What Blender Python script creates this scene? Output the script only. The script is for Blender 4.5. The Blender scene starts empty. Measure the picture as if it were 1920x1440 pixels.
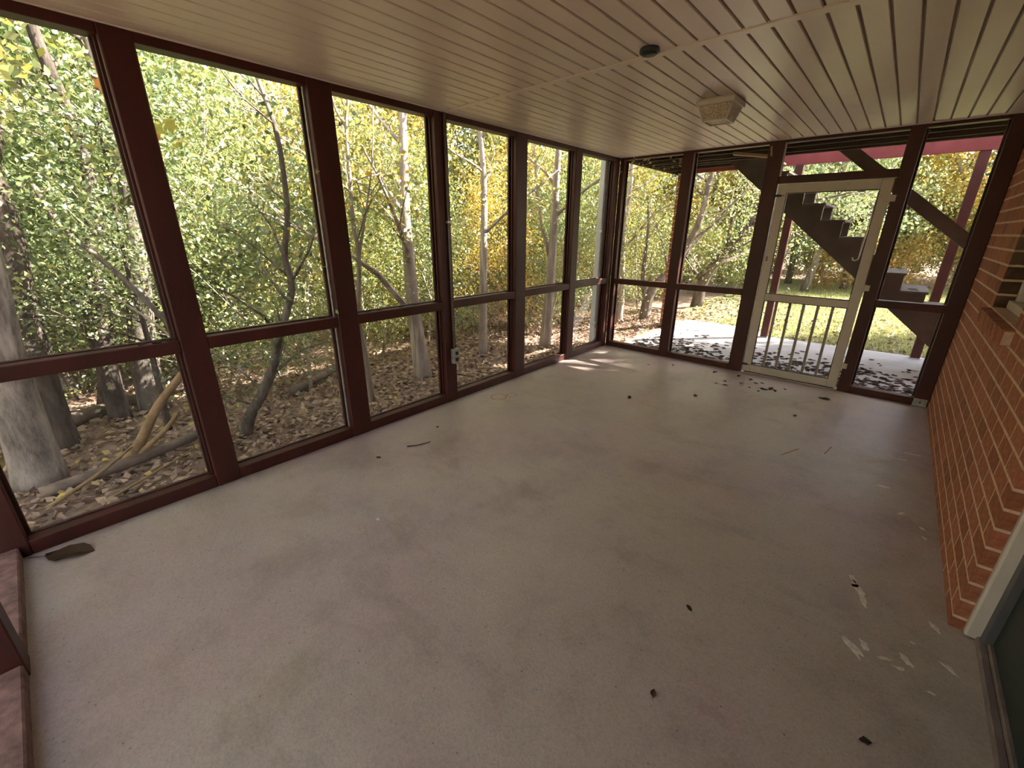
import bpy, math
import numpy as np
from mathutils import Vector, Matrix

# ------------------------------------------------------------------ camera, world, sun, exposure
scene = bpy.context.scene
W, L, H = 3.462, 5.396, 2.439          # porch: right wall x, far wall y, ceiling z
CAM = (2.958, 0.0, 1.562)
PITCH, YAW, ROLL, FPX = -0.348, -0.7246, 0.0058, 790.5

def cam_axes():
    f = np.array([math.sin(YAW)*math.cos(PITCH), math.cos(YAW)*math.cos(PITCH), math.sin(PITCH)])
    r0 = np.array([math.cos(YAW), -math.sin(YAW), 0.0]); u0 = np.cross(r0, f)
    c, s = math.cos(ROLL), math.sin(ROLL)
    return c*r0 + s*u0, -s*r0 + c*u0, f
RGT, UPV, FWD = cam_axes()
cam_data = bpy.data.cameras.new('camera')
cam_data.sensor_fit = 'HORIZONTAL'; cam_data.sensor_width = 36.0
cam_data.lens = 36.0*FPX/1920.0
cam_data.clip_start = 0.02; cam_data.clip_end = 300
cam = bpy.data.objects.new('camera', cam_data)
scene.collection.objects.link(cam)
m = Matrix.Identity(4)
for i in range(3):
    m[i][0], m[i][1], m[i][2], m[i][3] = RGT[i], UPV[i], -FWD[i], CAM[i]
cam.matrix_world = m
scene.camera = cam

SUN_EL = math.radians(37.2); SUN_AZ = math.atan2(0.66, 0.75)      # horizontal direction to the sun: (sin, cos)
world = bpy.data.worlds.new('sky'); scene.world = world; world.use_nodes = True
wn = world.node_tree.nodes; wl = world.node_tree.links; wn.clear()
sky = wn.new('ShaderNodeTexSky'); sky.sky_type = 'NISHITA'; sky.sun_disc = False
sky.sun_elevation = SUN_EL; sky.sun_rotation = SUN_AZ; sky.air_density = 1.0; sky.dust_density = 1.5; sky.ozone_density = 1.0
hs = wn.new('ShaderNodeHueSaturation'); hs.inputs['Saturation'].default_value = 0.5      # thin haze: a pale sky
wt = wn.new('ShaderNodeMix'); wt.data_type = 'RGBA'; wt.blend_type = 'MULTIPLY'; wt.inputs[0].default_value = 1.0; wt.inputs[7].default_value = (1.05, 1.0, 0.97, 1)
bg = wn.new('ShaderNodeBackground'); bg.inputs['Strength'].default_value = 0.27
wo = wn.new('ShaderNodeOutputWorld')
wl.new(sky.outputs[0], hs.inputs['Color']); wl.new(hs.outputs[0], wt.inputs[6]); wl.new(wt.outputs[2], bg.inputs['Color']); wl.new(bg.outputs[0], wo.inputs['Surface'])
sun_data = bpy.data.lights.new('sun', 'SUN'); sun_data.energy = 11.5; sun_data.angle = math.radians(0.6)
sun_data.color = (1.0, 0.93, 0.82)
sun = bpy.data.objects.new('sun', sun_data); scene.collection.objects.link(sun)
sd = Vector((math.sin(SUN_AZ)*math.cos(SUN_EL), math.cos(SUN_AZ)*math.cos(SUN_EL), math.sin(SUN_EL)))
sun.rotation_euler = sd.to_track_quat('Z', 'Y').to_euler(); sun.location = (8, 12, 12)

vs = scene.view_settings
vs.view_transform = 'Standard'; vs.look = 'None'; vs.gamma = 1.0; vs.use_curve_mapping = False
vs.exposure = 1.5
scene.cycles.max_bounces = 5; scene.cycles.diffuse_bounces = 3; scene.cycles.glossy_bounces = 2; scene.cycles.transmission_bounces = 3; scene.cycles.transparent_max_bounces = 6
scene.cycles.adaptive_threshold = 0.08; scene.cycles.adaptive_min_samples = 12; scene.cycles.caustics_reflective = False; scene.cycles.caustics_refractive = False

rng = np.random.default_rng(11)
COL = scene.collection

# ------------------------------------------------------------------ materials
def new_mat(name):
    mt = bpy.data.materials.new(name); mt.use_nodes = True
    nt = mt.node_tree; nt.nodes.clear()
    out = nt.nodes.new('ShaderNodeOutputMaterial')
    return mt, nt, out
def ramp(nt, stops, fac):
    r = nt.nodes.new('ShaderNodeValToRGB')
    e = r.color_ramp.elements
    while len(e) < len(stops): e.new(0.5)
    for el, (p, c) in zip(e, stops):
        el.position = p; el.color = (*c, 1)
    nt.links.new(fac, r.inputs[0])
    return r.outputs[0]
def noise(nt, scale, detail=4, rough=0.55, vec=None):
    n = nt.nodes.new('ShaderNodeTexNoise'); n.inputs['Scale'].default_value = scale
    n.inputs['Detail'].default_value = detail; n.inputs['Roughness'].default_value = rough
    if vec is not None: nt.links.new(vec, n.inputs['Vector'])
    return n.outputs['Fac']
def mixc(nt, fac, a, b, mode='MIX'):
    n = nt.nodes.new('ShaderNodeMix'); n.data_type = 'RGBA'; n.blend_type = mode
    for sock, v in ((n.inputs[0], fac), (n.inputs[6], a), (n.inputs[7], b)):
        if isinstance(v, (int, float)): sock.default_value = v
        elif isinstance(v, tuple): sock.default_value = (*v, 1)
        else: nt.links.new(v, sock)
    return n.outputs[2]
def mapv(nt, scale=(1, 1, 1), rot=(0, 0, 0)):
    t = nt.nodes.new('ShaderNodeTexCoord'); mp = nt.nodes.new('ShaderNodeMapping')
    mp.inputs['Scale'].default_value = scale; mp.inputs['Rotation'].default_value = rot
    nt.links.new(t.outputs['Object'], mp.inputs['Vector']); return mp.outputs[0]
def bump(nt, h, strength, dist=0.01):
    b = nt.nodes.new('ShaderNodeBump'); b.inputs['Strength'].default_value = strength
    b.inputs['Distance'].default_value = dist; nt.links.new(h, b.inputs['Height']); return b.outputs[0]
def principled(nt, out, col, rough=0.6, normal=None, spec=0.5, metal=0.0):
    p = nt.nodes.new('ShaderNodeBsdfPrincipled')
    if isinstance(col, tuple): p.inputs['Base Color'].default_value = (*col, 1)
    else: nt.links.new(col, p.inputs['Base Color'])
    if isinstance(rough, (int, float)): p.inputs['Roughness'].default_value = rough
    else: nt.links.new(rough, p.inputs['Roughness'])
    p.inputs['Specular IOR Level'].default_value = spec; p.inputs['Metallic'].default_value = metal
    if normal is not None: nt.links.new(normal, p.inputs['Normal'])
    nt.links.new(p.outputs[0], out.inputs['Surface']); return p

def mat_simple(name, col, rough=0.6, var=0.25, scale=6.0, bstr=0.15, spec=0.4, metal=0.0, stretch=(1, 1, 1)):
    mt, nt, out = new_mat(name)
    v = mapv(nt, stretch)
    n = noise(nt, scale, 5, 0.6, v)
    dark = tuple(c*(1-var) for c in col); lite = tuple(min(1, c*(1+var)) for c in col)
    c = ramp(nt, [(0.3, dark), (0.7, lite)], n)
    principled(nt, out, c, rough, bump(nt, noise(nt, scale*9, 3, 0.6, v), bstr, 0.004), spec, metal)
    return mt

def mat_objvar(name, cols, rough=0.85, scale=40.0, bstr=0.3):
    """colour picked per object, with a fine grain on it"""
    mt, nt, out = new_mat(name)
    oi = nt.nodes.new('ShaderNodeObjectInfo')
    k = len(cols)
    base = ramp(nt, [(i/(k-1), c) for i, c in enumerate(cols)], oi.outputs['Random'])
    v = mapv(nt)
    g = ramp(nt, [(0.25, (0.55, 0.55, 0.55)), (0.75, (1.3, 1.3, 1.3))], noise(nt, scale, 6, 0.65, v))
    c = mixc(nt, 1.0, base, g, 'MULTIPLY')
    principled(nt, out, c, rough, bump(nt, noise(nt, scale*4, 3, 0.6, v), bstr, 0.004), 0.3)
    return mt

def mat_leaf(name, stops, trans=0.45, gloss=0.09):
    """leaf colour picked per leaf"""
    mt, nt, out = new_mat(name)
    g = nt.nodes.new('ShaderNodeNewGeometry'); oi = nt.nodes.new('ShaderNodeObjectInfo')
    c = ramp(nt, stops, g.outputs['Random Per Island'])
    tint = ramp(nt, [(0.0, (0.75, 0.9, 0.75)), (0.5, (1, 1, 1)), (1.0, (1.25, 1.08, 0.8))], oi.outputs['Random'])
    c = mixc(nt, 1.0, c, tint, 'MULTIPLY')
    d = nt.nodes.new('ShaderNodeBsdfDiffuse'); t = nt.nodes.new('ShaderNodeBsdfTranslucent')
    nt.links.new(c, d.inputs[0]); nt.links.new(c, t.inputs[0])
    mx = nt.nodes.new('ShaderNodeMixShader'); mx.inputs[0].default_value = trans
    nt.links.new(d.outputs[0], mx.inputs[1]); nt.links.new(t.outputs[0], mx.inputs[2])
    gl = nt.nodes.new('ShaderNodeBsdfGlossy'); gl.inputs['Roughness'].default_value = 0.45
    gl.inputs[0].default_value = (0.8, 0.85, 0.9, 1)
    m2 = nt.nodes.new('ShaderNodeMixShader'); m2.inputs[0].default_value = gloss
    nt.links.new(mx.outputs[0], m2.inputs[1]); nt.links.new(gl.outputs[0], m2.inputs[2])
    nt.links.new(m2.outputs[0], out.inputs['Surface'])
    return mt

M = {}
M['red'] = mat_simple('red_brown_paint', (0.052, 0.0098, 0.0065), 0.5, 0.35, 5, 0.25, 0.4, 0, (1, 1, 0.25))
M['beam_red'] = mat_simple('lit_faded_red_paint', (0.26, 0.056, 0.052), 0.65, 0.2, 5, 0.2, 0.3)  # weathered red made paler, light on the beam put into its colour
M['post_red'] = mat_simple('shaded_red_post_paint', (0.10, 0.032, 0.026), 0.65, 0.25, 5, 0.2, 0.3)  # darker copy of the beam red, shade on the posts put into colour
M['brown'] = mat_simple('grey_brown_paint', (0.088, 0.063, 0.050), 0.7, 0.25, 6, 0.2, 0.3)
M['deck'] = mat_simple('weathered_deck_wood', (0.05, 0.034, 0.024), 0.8, 0.4, 4, 0.3, 0.2, 0, (1, 6, 6))
M['tread'] = mat_simple('weathered_tread_wood', (0.12, 0.10, 0.09), 0.8, 0.25, 6, 0.3, 0.2)
M['white'] = mat_simple('cream_white_paint', (0.60, 0.53, 0.46), 0.45, 0.08, 5, 0.08)
M['vinyl'] = mat_simple('beige_vinyl_soffit', (0.72, 0.61, 0.535), 0.36, 0.05, 1.2, 0.03)
M['vinyl_gap'] = mat_simple('soffit_groove_vinyl', (0.33, 0.25, 0.2), 0.6, 0.1, 3, 0.03)
M['downspout'] = mat_simple('white_aluminium', (0.68, 0.70, 0.72), 0.4, 0.06, 4, 0.03)
M['metal'] = mat_simple('galvanised_metal', (0.42, 0.41, 0.38), 0.4, 0.3, 25, 0.1, 0.5, 0.6)
M['pipe'] = mat_simple('dull_grey_conduit', (0.20, 0.18, 0.16), 0.5, 0.25, 12, 0.1, 0.5, 0.4)
M['black'] = mat_simple('black_plastic', (0.012, 0.012, 0.012), 0.45, 0.2, 8, 0.05)
M['charcoal'] = mat_simple('charcoal_plastic', (0.03, 0.034, 0.036), 0.5, 0.2, 8, 0.05)
M['door_green'] = mat_simple('dark_green_door_paint', (0.022, 0.032, 0.030), 0.45, 0.15, 3, 0.06)
M['jamb_grey'] = mat_simple('grey_weatherstrip', (0.10, 0.095, 0.095), 0.55, 0.15, 8, 0.08)
M['threshold'] = mat_simple('dusty_purple_grey_threshold', (0.19, 0.15, 0.145), 0.6, 0.3, 12, 0.15)
M['mortar'] = mat_simple('tan_mortar', (0.66, 0.46, 0.33), 0.95, 0.2, 30, 0.5, 0.1)
M['brick'] = mat_objvar('red_brick', [(0.36, 0.125, 0.062), (0.42, 0.15, 0.08), (0.31, 0.105, 0.055), (0.39, 0.145, 0.08), (0.44, 0.16, 0.085), (0.27, 0.10, 0.06)])
M['dark_brick'] = mat_objvar('scored_dark_brick', [(0.10, 0.045, 0.028), (0.13, 0.055, 0.032)])
M['glass_frost'] = None
M['concrete'] = mat_simple('patio_concrete', (0.46, 0.45, 0.47), 0.85, 0.15, 3, 0.25, 0.2)
M['chip'] = mat_simple('bare_pale_concrete', (0.76, 0.70, 0.63), 0.9, 0.25, 40, 0.2, 0.1)
M['rust'] = mat_simple('rust_stain', (0.34, 0.20, 0.10), 0.7, 0.3, 40, 0.1, 0.1)
M['log'] = mat_simple('grey_dead_wood', (0.22, 0.17, 0.135), 0.9, 0.4, 9, 0.5, 0.1)
M['tan_wood'] = mat_simple('tan_dead_wood', (0.36, 0.25, 0.14), 0.85, 0.35, 10, 0.4, 0.1)

# bark
def mat_bark(name, a, b, sc=14):
    mt, nt, out = new_mat(name)
    v = mapv(nt, (1, 1, 0.3))
    n = noise(nt, sc, 8, 0.7, v)
    c = ramp(nt, [(0.32, a), (0.68, b)], n)
    lich = ramp(nt, [(0.55, (0, 0, 0)), (0.68, (1, 1, 1))], noise(nt, 5, 3))
    c = mixc(nt, lich, c, tuple(min(1, x*1.35) for x in b))
    principled(nt, out, c, 0.95, bump(nt, n, 1.0, 0.05), 0.1)
    return mt
M['bark'] = mat_bark('grey_brown_bark', (0.11, 0.09, 0.075), (0.34, 0.29, 0.245))
M['bark_dark'] = mat_bark('dark_furrowed_bark', (0.06, 0.047, 0.04), (0.22, 0.175, 0.15))
M['bark_pale'] = mat_bark('pale_smooth_bark', (0.26, 0.21, 0.175), (0.58, 0.50, 0.44), 6)
M['bark_dappled'] = mat_bark('sun_dappled_pale_bark', (0.14, 0.115, 0.10), (0.60, 0.52, 0.46), 11)  # bark mottling made lighter, sun dapples put into the colour
M['twig'] = mat_simple('pale_twig_bark', (0.36, 0.30, 0.24), 0.9, 0.35, 8, 0.2, 0.1)

M['leaf_green'] = mat_leaf('green_leaves', [(0.0, (0.11, 0.17, 0.07)), (0.4, (0.22, 0.29, 0.11)), (0.75, (0.40, 0.44, 0.16)), (1.0, (0.54, 0.56, 0.27))])
M['leaf_mixed'] = mat_leaf('yellowing_green_leaves', [(0.0, (0.15, 0.20, 0.08)), (0.4, (0.34, 0.37, 0.12)), (0.75, (0.58, 0.53, 0.14)), (1.0, (0.72, 0.53, 0.12))])
M['leaf_yellow'] = mat_leaf('yellow_leaves', [(0.0, (0.27, 0.29, 0.09)), (0.35, (0.56, 0.49, 0.11)), (0.75, (0.78, 0.58, 0.09)), (1.0, (0.76, 0.42, 0.08))])
M['leaf_orange'] = mat_leaf('orange_leaves', [(0.0, (0.45, 0.33, 0.10)), (0.5, (0.72, 0.42, 0.10)), (1.0, (0.70, 0.29, 0.07))])
M['leaf_pine'] = mat_leaf('blue_green_needles', [(0.0, (0.20, 0.30, 0.17)), (0.6, (0.42, 0.52, 0.28)), (1.0, (0.62, 0.64, 0.32))], 0.25)
M['leaf_dead'] = mat_leaf('dead_brown_leaves', [(0.0, (0.16, 0.09, 0.065)), (0.35, (0.34, 0.22, 0.17)), (0.7, (0.52, 0.37, 0.29)), (0.93, (0.62, 0.44, 0.30)), (1.0, (0.7, 0.54, 0.14))], 0.15, 0.03)
M['leaf_dark'] = mat_leaf('dark_damp_leaves', [(0.0, (0.028, 0.018, 0.014)), (0.6, (0.06, 0.038, 0.028)), (1.0, (0.15, 0.09, 0.06))], 0.1, 0.015)
M['grass'] = mat_leaf('lawn_grass', [(0.0, (0.24, 0.32, 0.13)), (0.6, (0.44, 0.48, 0.19)), (1.0, (0.64, 0.58, 0.28))], 0.3)

def mat_screen():
    mt, nt, out = new_mat('insect_screen_mesh')
    v = mapv(nt)
    n = noise(nt, 2.5, 4, 0.6, v)
    f = nt.nodes.new('ShaderNodeMapRange'); f.inputs[3].default_value = 0.88; f.inputs[4].default_value = 0.93
    nt.links.new(n, f.inputs[0])
    t = nt.nodes.new('ShaderNodeBsdfTransparent'); d = nt.nodes.new('ShaderNodeBsdfDiffuse')
    d.inputs[0].default_value = (0.30, 0.30, 0.30, 1)
    mx = nt.nodes.new('ShaderNodeMixShader')
    nt.links.new(f.outputs[0], mx.inputs[0]); nt.links.new(d.outputs[0], mx.inputs[1]); nt.links.new(t.outputs[0], mx.inputs[2])
    nt.links.new(mx.outputs[0], out.inputs['Surface']); return mt
M['screen'] = mat_screen()

def mat_pattern_glass():
    mt, nt, out = new_mat('dusty_pebbled_lamp_glass')
    v = mapv(nt)
    vo = nt.nodes.new('ShaderNodeTexVoronoi'); vo.inputs['Scale'].default_value = 90; nt.links.new(v, vo.inputs['Vector'])
    c = ramp(nt, [(0.0, (0.32, 0.23, 0.15)), (0.6, (0.74, 0.60, 0.44))], vo.outputs['Distance'])
    p = principled(nt, out, c, 0.25, bump(nt, vo.outputs['Distance'], 0.8, 0.006), 0.6)
    p.inputs['Transmission Weight'].default_value = 0.25
    return mt
M['lamp_glass'] = mat_pattern_glass()
def mat_window_glass():
    mt, nt, out = new_mat('dark_window_glass')
    n = noise(nt, 3, 2)
    c = ramp(nt, [(0.3, (0.03, 0.035, 0.04)), (0.7, (0.05, 0.055, 0.06))], n)
    principled(nt, out, c, 0.05, None, 0.6); return mt
M['pane'] = mat_window_glass()

def mat_floor():
    mt, nt, out = new_mat('worn_painted_concrete')
    v = mapv(nt)
    big = noise(nt, 0.75, 5, 0.6, v); mid = noise(nt, 2.6, 7, 0.65, v); fine = noise(nt, 60, 4, 0.7, v)
    c = ramp(nt, [(0.30, (0.42, 0.325, 0.315)), (0.44, (0.44, 0.345, 0.318)), (0.52, (0.45, 0.378, 0.328)), (0.70, (0.46, 0.395, 0.335))], big)
    g = ramp(nt, [(0.30, (0.80, 0.77, 0.75)), (0.5, (1, 1, 1)), (0.72, (1.10, 1.11, 1.08))], mid)
    c = mixc(nt, 1.0, c, g, 'MULTIPLY')
    # scuffed darker blotches, stretched along the slab
    v2 = mapv(nt, (0.8, 2.0, 1), (0, 0, 0.5))
    sc = ramp(nt, [(0.56, (1, 1, 1)), (0.66, (0.84, 0.82, 0.80))], noise(nt, 2.0, 8, 0.72, v2))
    c = mixc(nt, 0.8, c, sc, 'MULTIPLY')
    # speckle of grit
    vo = nt.nodes.new('ShaderNodeTexVoronoi'); vo.inputs['Scale'].default_value = 19; nt.links.new(v, vo.inputs['Vector'])
    sp = ramp(nt, [(0.03, (0.25, 0.2, 0.17)), (0.09, (1, 1, 1))], vo.outputs['Distance'])
    c = mixc(nt, 0.7, c, sp, 'MULTIPLY')
    gr = ramp(nt, [(0.30, (0.80, 0.79, 0.78)), (0.5, (1, 1, 1)), (0.7, (1.13, 1.13, 1.13))], noise(nt, 110, 3, 0.7, v))
    c = mixc(nt, 0.75, c, gr, 'MULTIPLY')
    v3 = mapv(nt, (1.0, 3.2, 1), (0, 0, 0.35))
    st_ = ramp(nt, [(0.60, (1, 1, 1)), (0.70, (0.80, 0.79, 0.77))], noise(nt, 7.0, 9, 0.8, v3))
    c = mixc(nt, 0.7, c, st_, 'MULTIPLY')
    rg = ramp(nt, [(0.3, (0.30,)*3), (0.7, (0.48,)*3)], mid)
    principled(nt, out, c, rg, bump(nt, fine, 0.5, 0.004), 0.5)
    return mt
M['floor'] = mat_floor()

def mat_ground(name, stops, sc=7):
    mt, nt, out = new_mat(name)
    v = mapv(nt)
    c = ramp(nt, stops, noise(nt, sc, 9, 0.75, v))
    principled(nt, out, c, 0.95, bump(nt, noise(nt, sc*3, 6, 0.7, v), 0.7, 0.03), 0.05); return mt
M['ground'] = mat_ground('woodland_soil', [(0.3, (0.16, 0.11, 0.08)), (0.5, (0.33, 0.24, 0.18)), (0.7, (0.48, 0.36, 0.27))])
M['lawn'] = mat_ground('lawn_turf', [(0.3, (0.26, 0.27, 0.12)), (0.5, (0.38, 0.40, 0.17)), (0.7, (0.50, 0.42, 0.24))], 3)

# ------------------------------------------------------------------ mesh helpers
LOC = {}
def link(o): COL.objects.link(o); return o
def tag(o, label=None, cat=None, group=None, kind=None):
    if label: o['label'] = label
    if cat: o['category'] = cat
    if group: o['group'] = group
    if kind: o['kind'] = kind
    return o
def empty(name, loc, label=None, cat=None, group=None, kind=None):
    o = bpy.data.objects.new(name, None); o.empty_display_size = 0.1
    o.location = loc; link(o); LOC[o.name] = np.array(loc, float)
    return tag(o, label, cat, group, kind)
def origin_of(parent):
    if parent is None: return np.zeros(3)
    return LOC.get(parent.name, np.zeros(3))
def mesh_np(name, V, F, mat, smooth=False):
    me = bpy.data.meshes.new(name)
    V = np.asarray(V, float)
    if isinstance(F, np.ndarray):
        n, k = F.shape
        me.vertices.add(len(V)); me.vertices.foreach_set('co', V.astype(np.float32).ravel())
        me.loops.add(n*k); me.loops.foreach_set('vertex_index', F.astype(np.int32).ravel())
        me.polygons.add(n); me.polygons.foreach_set('loop_start', np.arange(0, n*k, k, dtype=np.int32))
        me.polygons.foreach_set('loop_total', np.full(n, k, dtype=np.int32))
        me.update(calc_edges=True); me.validate()
    else:
        me.from_pydata([tuple(v) for v in V], [], F); me.update()
    if mat is not None: me.materials.append(mat)
    if smooth: me.polygons.foreach_set('use_smooth', np.ones(len(me.polygons), bool))
    return me
def part(name, V, F, mat, parent=None, smooth=False, bevel=0.0):
    """V in world coordinates; origin set to the parent's origin (or the thing's own base)"""
    V = np.asarray(V, float)
    o0 = origin_of(parent)
    if parent is None:
        o0 = np.array([(V[:, 0].min()+V[:, 0].max())/2, (V[:, 1].min()+V[:, 1].max())/2, V[:, 2].min()])
        loc = o0
    else:
        loc = np.array([(V[:, 0].min()+V[:, 0].max())/2, (V[:, 1].min()+V[:, 1].max())/2, V[:, 2].min()])
    me = mesh_np(name, V-loc, F, mat, smooth)
    o = bpy.data.objects.new(name, me); link(o)
    if parent is not None:
        o.parent = parent; o.location = loc-o0
    else: o.location = loc
    LOC[o.name] = loc
    if bevel > 0:
        b = o.modifiers.new('bevel', 'BEVEL'); b.width = bevel; b.segments = 1; b.limit_method = 'ANGLE'
    return o
BF = [(0, 3, 2, 1), (4, 5, 6, 7), (0, 1, 5, 4), (1, 2, 6, 5), (2, 3, 7, 6), (3, 0, 4, 7)]
def bv(lo, hi):
    (a, b, c), (d, e, f) = lo, hi
    return [(a, b, c), (d, b, c), (d, e, c), (a, e, c), (a, b, f), (d, b, f), (d, e, f), (a, e, f)]
def box(name, lo, hi, mat, parent=None, bevel=0.004):
    return part(name, bv(lo, hi), BF, mat, parent, bevel=bevel)
def merge(lst):
    V, F, n = [], [], 0
    for v, f in lst:
        V += list(v); F += [tuple(i+n for i in q) for q in f]; n += len(v)
    return V, F
def bar(a, b, w, h, up=(0, 0, 1)):
    """rectangular bar from a to b: w across, h along the up side"""
    a, b = np.array(a, float), np.array(b, float); d = b-a; d /= np.linalg.norm(d)
    s = np.cross(d, np.array(up, float)); s /= np.linalg.norm(s); u = np.cross(s, d)
    V = []
    for p in (a, b):
        for i, j in ((-1, -1), (1, -1), (1, 1), (-1, 1)): V.append(p+s*w/2*i+u*h/2*j)
    return V, [(0, 1, 2, 3), (7, 6, 5, 4), (0, 4, 5, 1), (1, 5, 6, 2), (2, 6, 7, 3), (3, 7, 4, 0)]
def tube(path, radii, sides=6, cap=True):
    path = np.asarray(path, float); n = len(path)
    T = np.gradient(path, axis=0); T /= (np.linalg.norm(T, axis=1)[:, None]+1e-9)
    ref = np.array([0.31, 0.95, 0.05]) if abs(T[0][2]) > 0.7 else np.array([0.05, 0.1, 1.0])
    ang = np.arange(sides)/sides*2*math.pi; ca, sa = np.cos(ang), np.sin(ang)
    V = np.empty((n*sides, 3)); s = np.cross(T[0], ref); s /= np.linalg.norm(s)
    for i in range(n):
        s = s-T[i]*(s@T[i]); s /= (np.linalg.norm(s)+1e-9); u = np.cross(T[i], s)
        V[i*sides:(i+1)*sides] = path[i]+radii[i]*(ca[:, None]*s+sa[:, None]*u)
    F = []
    for i in range(n-1):
        for k in range(sides):
            a = i*sides+k; b = i*sides+(k+1) % sides
            F.append((a, b, b+sides, a+sides))
    if cap:
        F.append(tuple(range(sides))[::-1]); F.append(tuple(range((n-1)*sides, n*sides)))
    return V, F
def spline(pts, n):
    pts = np.asarray(pts, float); t = np.linspace(0, len(pts)-1, n)
    P = np.vstack([2*pts[0]-pts[1], pts, 2*pts[-1]-pts[-2]])
    out = []
    for x in t:
        i = min(int(x), len(pts)-2); u = x-i
        p0, p1, p2, p3 = P[i], P[i+1], P[i+2], P[i+3]
        out.append(0.5*((2*p1)+(-p0+p2)*u+(2*p0-5*p1+4*p2-p3)*u*u+(-p0+3*p1-3*p2+p3)*u**3))
    return np.array(out)

def copy_thing(root, loc, rotz, scale):
    r = root.copy(); COL.objects.link(r); r.location = loc; r.rotation_euler = (0, 0, rotz); r.scale = (scale,)*3
    for ch in root.children:
        c = ch.copy(); COL.objects.link(c); c.parent = r
        for g in ch.children:
            d = g.copy(); COL.objects.link(d); d.parent = c
    return r

# ================================================================== THE PORCH
# ---- floor slab
fl = part('floor', bv((-0.10, -0.46, -0.16), (W+0.09, L+0.02, 0.0)), BF, M['floor'])
tag(fl, 'worn beige painted concrete porch floor with scuffs', None, None, 'structure')
def blob(cx, cy, rx, ry, rot, seed, z=0.0004, n=11, jag=0.45, hole=None):
    r = np.random.default_rng(seed); V = []
    for k in range(n):
        a = k/n*2*math.pi; q = 1+jag*(r.random()-0.5)*2
        x, y = rx*q*math.cos(a), ry*q*math.sin(a)
        V.append((cx+x*math.cos(rot)-y*math.sin(rot), cy+x*math.sin(rot)+y*math.cos(rot), z))
    Vb = [(x, y, -0.001) for x, y, _ in V]
    return V+Vb, [tuple(range(n))]+[(k, k+n, (k+1) % n+n, (k+1) % n) for k in range(n)]
chips = [(3.137, 2.281, .035, .012, 1.9), (3.165, 2.205, .055, .016, 2.0), (3.187, 2.13, .030, .011, 1.9), (3.150, 2.235, .02, .01, 0.8), (3.171, 1.83, .045, .018, 2.2),
         (3.205, 1.876, .028, .013, 2.0), (3.269, 1.858, .020, .007, 0.5), (3.33, 1.90, .026, .013, 2.2), (3.31, 1.845, .022, .008, 0.4), (3.453, 1.966, .030, .010, 2.4),
         (3.423, 2.169, .018, .010, 2.2), (3.207, 3.394, .035, .010, 0.3), (3.294, 3.936, .030, .009, 0.4), (3.40, 1.80, .012, .007, 0), (3.41, 2.19, .016, .008, 2), (3.36, 4.1, .05, .012, 0.1),
         (3.30, 3.1, .02, .01, 1), (3.39, 3.0, .018, .008, 2.2), (3.40, 2.9, .015, .006, 2.1), (3.35, 2.02, .008, .006, 0), (1.05, 1.0, .012, .009, 0)]
for i, c in enumerate(chips):
    V, F = blob(*c, seed=i+3); tag(part('bare_patch', V, F, M['chip'], fl), 'flake of bare pale concrete in the floor paint')
def ring(cx, cy, r, w, name, arc=2*math.pi, a0=0):
    n = 40; V, F = [], []
    for k in range(n+1):
        a = a0+arc*k/n
        for q in (r-w/2, r+w/2): V.append((cx+q*math.cos(a), cy+q*math.sin(a), 0.0006))
    for k in range(n): F.append((2*k, 2*k+1, 2*k+3, 2*k+2))
    V2 = [(x, y, -0.001) for x, y, _ in V]; nn = len(V)
    F += [(nn+2*k, nn+2*k+2, nn+2*k+3, nn+2*k+1) for k in range(n)]
    return part(name, V+V2, F, M['rust'], fl)
ring(0.255, 2.852, 0.075, 0.010, 'rust_ring'); ring(0.315, 2.985, 0.05, 0.006, 'rust_ring')
# crack lines in the paint
for k, (a, b) in enumerate((((2.62, 3.42), (2.70, 3.62)), ((2.86, 3.66), (2.885, 3.83)))):
    V, F = merge([bar((*a, 0.0), (*b, 0.0), 0.008, 0.0016)]); part('floor_scratch', V, F, M['rust'], fl, bevel=0)

# ---- ceiling
ce = part('ceiling', bv((-0.12, -0.46, H+0.012), (W+0.3, L+0.05, 2.76)), BF, M['vinyl_gap'])
tag(ce, 'beige grooved vinyl soffit ceiling of the porch', None, None, 'structure')
GP = 0.1025; GX0 = 0.0205-GP
plank_mesh = {}
def plank(x0, x1, y0, y1):
    key = (round(x1-x0, 4), round(y1-y0, 4))
    if key not in plank_mesh:
        w = x1-x0; l = y1-y0; g = 0.0055; c = 0.004; d = 0.012
        xs = [(g, d), (g, c), (g+c*0.7, 0), (w-g-c*0.7, 0), (w-g, c), (w-g, d)]
        V = [(x, 0, z) for x, z in xs]+[(x, l, z) for x, z in xs]
        F = [(i, i+1, i+7, i+6) for i in range(5)]+[(5, 4, 3, 2, 1, 0), (6, 7, 8, 9, 10, 11)]
        plank_mesh[key] = mesh_np('soffit_plank', V, F, M['vinyl'])
    o = bpy.data.objects.new('soffit_plank', plank_mesh[key]); link(o); o.parent = ce
    o.location = np.array((x0, y0, H))-LOC[ce.name]
JY = 2.505
k = 0
while GX0+GP*k < W-0.002:
    x0 = max(GX0+GP*k, 0.0); x1 = min(GX0+GP*(k+1), W)
    plank(x0, x1, -0.36, JY-0.012); plank(x0, x1, JY+0.012, L-0.005); k += 1
part('joint_strip', bv((0.0, JY-0.026, H-0.005), (W, JY+0.026, H+0.008)), BF, M['vinyl'], ce, bevel=0.003)
box('edge_trim', (0.0, L-0.02, H-0.006), (W, L, H+0.008), M['vinyl'], ce)
box('edge_trim', (0.0, -0.36, H-0.004), (0.018, L, H+0.008), M['vinyl'], ce)

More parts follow.
